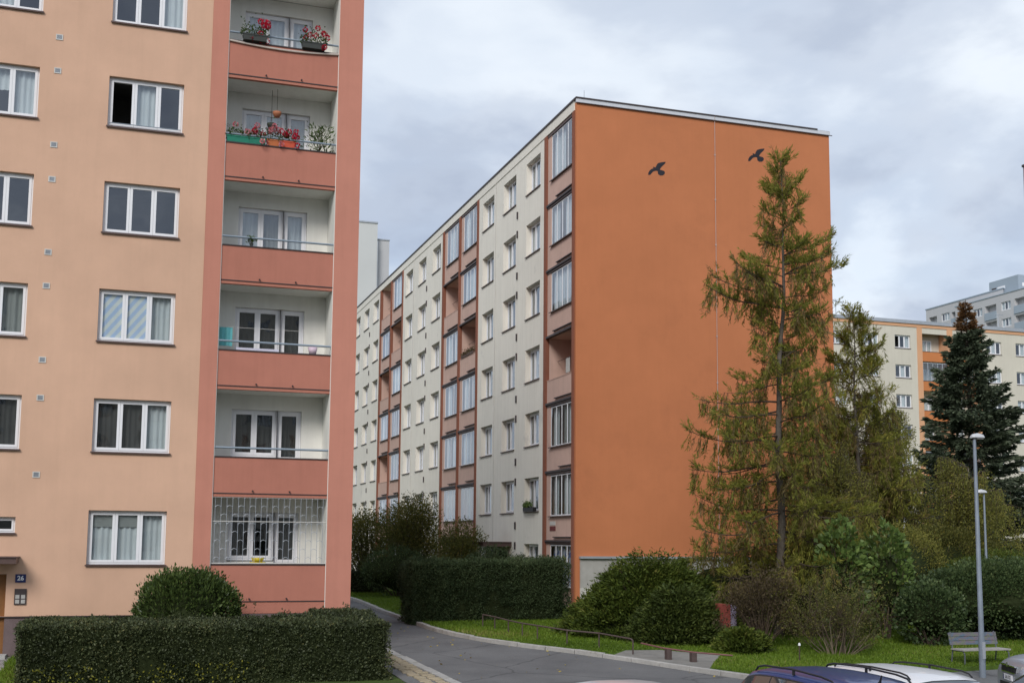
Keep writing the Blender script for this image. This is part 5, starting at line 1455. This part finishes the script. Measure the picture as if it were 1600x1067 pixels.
        # headlight wrapped on the corner
        b = MB(); prev = None
        for (fx, fy) in ((.50, .4985), (.66, .490), (.78, .474), (.86, .45), (.895, .425)):
            lo = (sx * fx * w * 1.015, fy * L + .008, .60); hi = (sx * fx * w * .985, fy * L - .03, .735)
            if prev: b.face([prev[0], lo, hi, prev[1]])
            prev = (lo, hi)
        link('headlight', b.mesh('headlight', M['lens'], True), t, local=True)
    if antenna:
        b = MB(); b.tube([(0, -.36 * L, .965 * H), (0, -.365 * L, .99 * H), (.0, -.372 * L, 1.035 * H)], [.03, .016, .008], 6); link('antenna', b.mesh('antenna', M['carblack']), t, local=True)
    # front: grille, badge, plate, lower intake
    gy = .5 * L + .006
    b = MB(); b.box(-.40, .40, gy - .05, gy + .002, .585, .70); gr_ = link('grille', b.mesh('grille', M['carblack']), t, local=True)
    b = MB(); b.box(-.43, .43, gy - .05, gy + .012, .70, .722); b.box(-.41, .41, gy - .05, gy + .008, .565, .583); link('grille_trim', b.mesh('grille_trim', M['chrome']), gr_, local=True)
    for i in range(9):
        b = MB(); b.box(-.36 + i * .09 - .006, -.36 + i * .09 + .006, gy + .002, gy + .008, .588, .697); link('slat', b.mesh('slat', M['carblack']), gr_, local=True)
    b = MB(); b.box(-.5, .5, gy - .04, gy + .01, .25, .36); link('air_intake', b.mesh('air_intake', M['carblack']), t, local=True)
    if front:
        b = MB(); n_ = 18
        ringo = [(.05 * math.cos(2 * PI * k / n_), gy + .02, .725 + .05 * math.sin(2 * PI * k / n_)) for k in range(n_)]
        b.face(ringo); bd = link('badge', b.mesh('badge', M['chrome']), t, local=True)
        b = MB(); b.face([(-.03, gy + .024, .715), (.01, gy + .024, .715), (.03, gy + .024, .74), (.0, gy + .024, .735)]); b.face([(-.03, gy + .024, .72), (-.005, gy + .024, .755), (.0, gy + .024, .735)]); link('badge_mark', b.mesh('badge_mark', M['greymetal']), bd, local=True)
    if plate:
        b = MB(); b.box(-.26, .26, gy, gy + .018, .415, .525); pl = link('number_plate', b.mesh('number_plate', M['white']), t, local=True)
        b = MB(); b.box(.215, .26, gy + .019, gy + .021, .417, .523); link('blue_strip', b.mesh('blue_strip', M['navy']), pl, local=True)
        tx = link('plate_text', text_mesh(plate, .10, M['black'], 'plate_text', .001), pl, (-.02, gy + .022, .47), local=True); tx.rotation_euler = (PI / 2, 0, PI)
    return t
car('dark blue estate car with black roof rails parked beside the white car', 8.6, 13.75, 0, paint('navy_blue_paint', (.016, .035, .15), .2), 1.61, 4.4)
car('white estate car with black roof rails between blue and black cars', 11.25, 14.8, PI, paint('white_car_paint', (.72, .72, .74), 0), 1.365, 4.5, antenna=False)
car('silver car facing left beyond the lamp post with badge and grille', 19.85, 19.8, math.radians(67.5), paint('silver_paint', (.42, .44, .50), .6), 1.46, 4.5, rails=False, antenna=False, front=True, plate='3A1 7C')
car('black car at the bottom right corner of the car park', 13.6, 14.2, 0, paint('black_car_paint', (.012, .013, .014)), 1.47, 4.4, rails=False, antenna=False)
car('pale silver car whose roof just shows at the bottom edge', 6.2, 14.3, 0, paint('pale_silver_paint', (.60, .60, .62), .3), 1.44, 4.2, rails=False, antenna=False)

# ------------------------------------------------------------------ things on the loggias
FM = {}
def flat_mat(name, col, rough=.6): return mat(name, col, rough, .3, var=.08, vscale=8)
M['petal_r'] = leaf_mat('red_petal', [(0, (.45, .01, .03)), (1, (.75, .03, .08))], .6, .3)
M['petal_p'] = leaf_mat('pink_petal', [(0, (.70, .16, .22)), (1, (.85, .45, .45))], .6, .3)
M['fgreen'] = leaf_mat('geranium_leaf', [(0, (.04, .075, .018)), (1, (.11, .16, .045))], .6, .3)
def flower_box(label, x0, x1, z, boxm, petal, n=9, seed=0, hang=False, y=None, hgt=.32, cat='flower box'):
    rng = np.random.default_rng(seed); y = y or YL + .1
    t = thing('flower_box', ((x0 + x1) / 2, y, z), label, cat, 'flower boxes on the loggias')
    b = MB()
    lo, hi = .0, .17
    for (a, c, d, e) in ((x0, x1, y - .09, y - .08), (x0, x1, y + .08, y + .09)):
        b.face([(a + .03, d, z + lo), (c - .03, d, z + lo), (c, d - (.012 if d < y else -.012), z + hi), (a, d - (.012 if d < y else -.012), z + hi)])
    b.box(x0 + .02, x1 - .02, y - .08, y + .08, z + lo, z + hi - .02)
    b.box(x0 - .005, x1 + .005, y - .11, y - .09, z + hi - .03, z + hi)
    b.build('trough', boxm, t)
    nl = int(260 * (x1 - x0) / .5)
    P = np.c_[rng.uniform(x0 - .05, x1 + .05, nl), y + rng.normal(size=nl) * .07, z + hi - .03 + np.abs(rng.normal(size=nl)) * hgt * .42]
    L = rng.uniform(.03, .07, nl)
    link('leaves', leaf_mesh('leaves', P, rng.normal(size=(nl, 3)) + [0, -.3, .5], L, L * .9, rng.uniform(size=nl), M['fgreen'], rng), t)
    for i in range(n):
        c = np.array([rng.uniform(x0 - .06, x1 + .06), y - .05 + rng.normal() * .06, z + hi + rng.uniform(.02, hgt) if i % 5 else z + .06])
        k = 44
        d = rand_dirs(k, rng); P = c + d * .045
        link('flower_head', leaf_mesh('flower_head', P, d, .045, .045, rng.uniform(size=k), petal if not isinstance(petal, list) else petal[i % len(petal)], rng), t)
    return t
dkbox = flat_mat('dark_trough_plastic', (.05, .055, .05)); grbox = flat_mat('green_trough_plastic', (.02, .20, .13)); orbox = flat_mat('terracotta_trough', (.50, .15, .05)); rdbox = flat_mat('red_orange_trough', (.60, .10, .05))
zt5, zt4 = JO[5] + .957, JO[4] + .957
flower_box('dark trough of red geraniums at left of the topmost loggia', 2.62, 3.28, zt5, dkbox, M['petal_r'], 11, 1, y=YL - .02, hgt=.42)
flower_box('dark trough of red geraniums at right of the topmost loggia', 4.2, 4.85, zt5, dkbox, M['petal_r'], 11, 2, y=YL - .02, hgt=.42)
flower_box('long green trough of pale pink flowers on the second loggia', 2.3, 3.34, zt4, grbox, [M['petal_p'], M['petal_p'], M['petal_r']], 13, 3, hgt=.36)
flower_box('terracotta trough with tall pink flowers on the second loggia', 3.36, 3.7, zt4, orbox, M['petal_p'], 7, 4, hgt=.5)
flower_box('red trough with a dense red flower on the second loggia', 3.72, 4.12, zt4, rdbox, M['petal_r'], 12, 5, hgt=.34)
def pot_plant(label, x, y, z, r, h, n, leaf, potm, seed, spread, lm=None):
    rng = np.random.default_rng(seed)
    t = thing('potted_plant', (x, y, z), label, 'plant')
    b = MB(); b.lathe([(0, 0), (r * .75, 0), (r, h), (r * 1.08, h), (r * 1.08, h * .85), (r * .98, h * .85)], (x, y, z), 14); b.lathe([(0, h * .9), (r, h * .9)], (x, y, z), 14, 0); b.build('pot', potm, t, False)
    P = np.c_[x + rng.normal(size=n) * spread[0] * .5, y + rng.normal(size=n) * spread[0] * .4, z + h + np.abs(rng.uniform(0, 1, n)) * spread[1]]
    D = np.c_[P[:, 0] - x, P[:, 1] - y, np.full(n, .25)] + rng.normal(size=(n, 3)) * .15
    L = leaf * rng.uniform(.6, 1.3, n)
    b = MB()
    for i in range(8):
        b.tube([(x, y, z + h * .8), (x + rng.normal() * spread[0] * .2, y + rng.normal() * spread[0] * .2, z + h + spread[1] * rng.uniform(.5, .95))], [.008, .003], 4)
    b.build('stems', M['twig'], t)
    link('leaves', leaf_mesh('leaves', P, D, L, L * .28, rng.uniform(size=n), lm or M['fgreen'], rng), t)
    return t
pot_plant('tall leafy oleander in a pot at right of the second loggia', 4.82, YL + .32, zt4 - .25, .15, .28, 420, .12, dkbox, 8, (.3, .75))
pot_plant('small green plant on the parapet of the third loggia', 3.05, YL + .1, JO[3] + .957, .05, .09, 90, .10, dkbox, 9, (.10, .14))
def hanging_pot(label, x, y, z, ztop, col):
    t = thing('hanging_pot', (x, y, z), label, 'hanging pot')
    b = MB(); b.lathe([(0, -.1), (.07, -.09), (.115, .0), (.12, .06), (.1, .06), (0, .03)], (x, y, z), 14); b.build('bowl', col, t, True)
    b = MB(); b.tube([(x, y, z + .04), (x, y, ztop)], .006, 5); b.build('cord', M['twig'], t)
hanging_pot('terracotta bowl hanging from the second loggia ceiling', 3.66, YL + .5, JO[4] + 2.02, JO[5] - .09, flat_mat('terracotta', (.42, .16, .08)))
hanging_pot('dark bowl hanging below the terracotta bowl', 3.53, YL + .62, JO[4] + 1.72, JO[5] - .09, dkbox)
bw = thing('bowl', (3.5, YL + .28, JO[0] + .957), 'yellow bowl behind the ground floor grille', 'bowl')
b = MB(); b.lathe([(0, 0), (.12, .0), (.17, .11), (.16, .11), (.11, .02), (0, .02)], (3.5, YL + .28, JO[0] + 1.0), 16); b.box(3.3, 3.7, YL + .17, YL + .4, JO[0] + .93, JO[0] + .999); b.build('basin', flat_mat('yellow_plastic', (.65, .50, .03), .4), bw, True)
zk = JO[2] + .957
bk = thing('bucket', (4.75, YL + .1, zk), 'pale pink bucket on the parapet of the fourth loggia', 'bucket')
b = MB(); b.lathe([(0, 0), (.09, 0), (.13, .18), (.12, .18), (.08, .02), (0, .02)], (4.75, YL + .1, zk), 14); b.build('pail', flat_mat('pale_pink_plastic', (.62, .48, .56), .4), bk, True)
bx = thing('storage_box', (3.05, YL + .12, zk), 'white tray on the parapet of the fourth loggia', 'box')
b = MB(); b.box(2.75, 3.85, YL + .07, YL + .16, zk, zk + .07); b.build('tray', flat_mat('pale_lilac_plastic', (.60, .58, .68), .4), bx)
cl_ = thing('cloth', (2.75, YL + .3, zk), 'turquoise cloth hanging at left of the fourth loggia', 'cloth')
me = curtain_mesh(.34, .5, flat_mat('turquoise_cloth', (.16, .50, .52), .9), seed=4)
link('cloth_sheet', me, cl_, (2.33, YL + .45, zk + .15))
b = MB(); b.tube([(2.28, YL + .45, zk + .66), (5.22, YL + .45, zk + .66)], .005, 4); b.build('cord', M['oldwhite'], cl_)
# pale cloth hung along the topmost parapet
sw = thing('awning_cloth', (3.7, YL, zt5 - .1), 'pale rolled cloth sagging along the topmost loggia parapet', 'cloth')
b = MB(); b.tube([(2.29 + 2.93 * i / 12, YL + .0, zt5 - .04 - .08 * math.sin(PI * i / 12)) for i in range(13)], .028, 6); b.build('roll', flat_mat('pale_canvas', (.58, .50, .44), .9), sw)

# sill planter on the cream facade
sp_ = thing('flower_box', (XO - .05, 47.75, 7.24), 'small planter of green plants on a cream facade window sill', 'flower box', 'flower boxes on the loggias')
b = MB(); b.box(XO - .16, XO + .0, 47.1, 48.4, SROW[1] + .03, SROW[1] + .2); b.build('trough', M['carblack'], sp_)
n = 240; P = np.c_[RNG.uniform(XO - .16, XO, n), RNG.uniform(47.6, 48.5, n), SROW[1] + .18 + np.abs(RNG.normal(size=n)) * .12]
link('leaves', leaf_mesh('leaves', P, rand_dirs(n) + [0, 0, .6], .09, .06, RNG.uniform(size=n), LM['catalpa']), sp_)
sp_.location = (XO - .08, 47.75, SROW[1] + .03)
for c_ in sp_.children: c_.matrix_parent_inverse = base_inv(sp_)
# flowers on an open loggia of the cream facade
lp_ = thing('flower_box', (XO + .07, 58.2, SL[4] + .92), 'row of faded plants on an open pink loggia of the cream facade', 'flower box', 'flower boxes on the loggias')
b = MB(); b.box(XO - .02, XO + .14, 56.8, 59.0, SL[4] + .915, SL[4] + 1.03); b.build('trough', flat_mat('brown_trough', (.10, .06, .045)), lp_)
n = 420; P = np.c_[RNG.uniform(XO - .03, XO + .15, n), RNG.uniform(56.8, 59.0, n), SL[4] + 1.0 + np.abs(RNG.normal(size=n)) * .12]
link('leaves', leaf_mesh('leaves', P, rand_dirs(n) + [0, 0, .6], .09, .05, RNG.uniform(.3, 1, n), LM['purple']), lp_)
# washing on a line in the corner loggia
wl = thing('laundry', (XO + .5, 44.6, SL[3] + 1.75), 'pale laundry hanging in the open corner loggia of the cream block', 'laundry')
for i, (yy_, w_, h_, c_) in enumerate(((43.5, .4, .55, (.5, .5, .52)), (44.0, .3, .42, (.34, .22, .2)), (44.5, .5, .6, (.42, .42, .4)))):
    o = link('cloth_sheet', curtain_mesh(w_, h_, flat_mat('laundry_cloth_%d' % i, c_, .9), seed=i + 20), wl, (XO + .5, yy_ + w_, SL[3] + 1.74 - h_), -PI / 2)
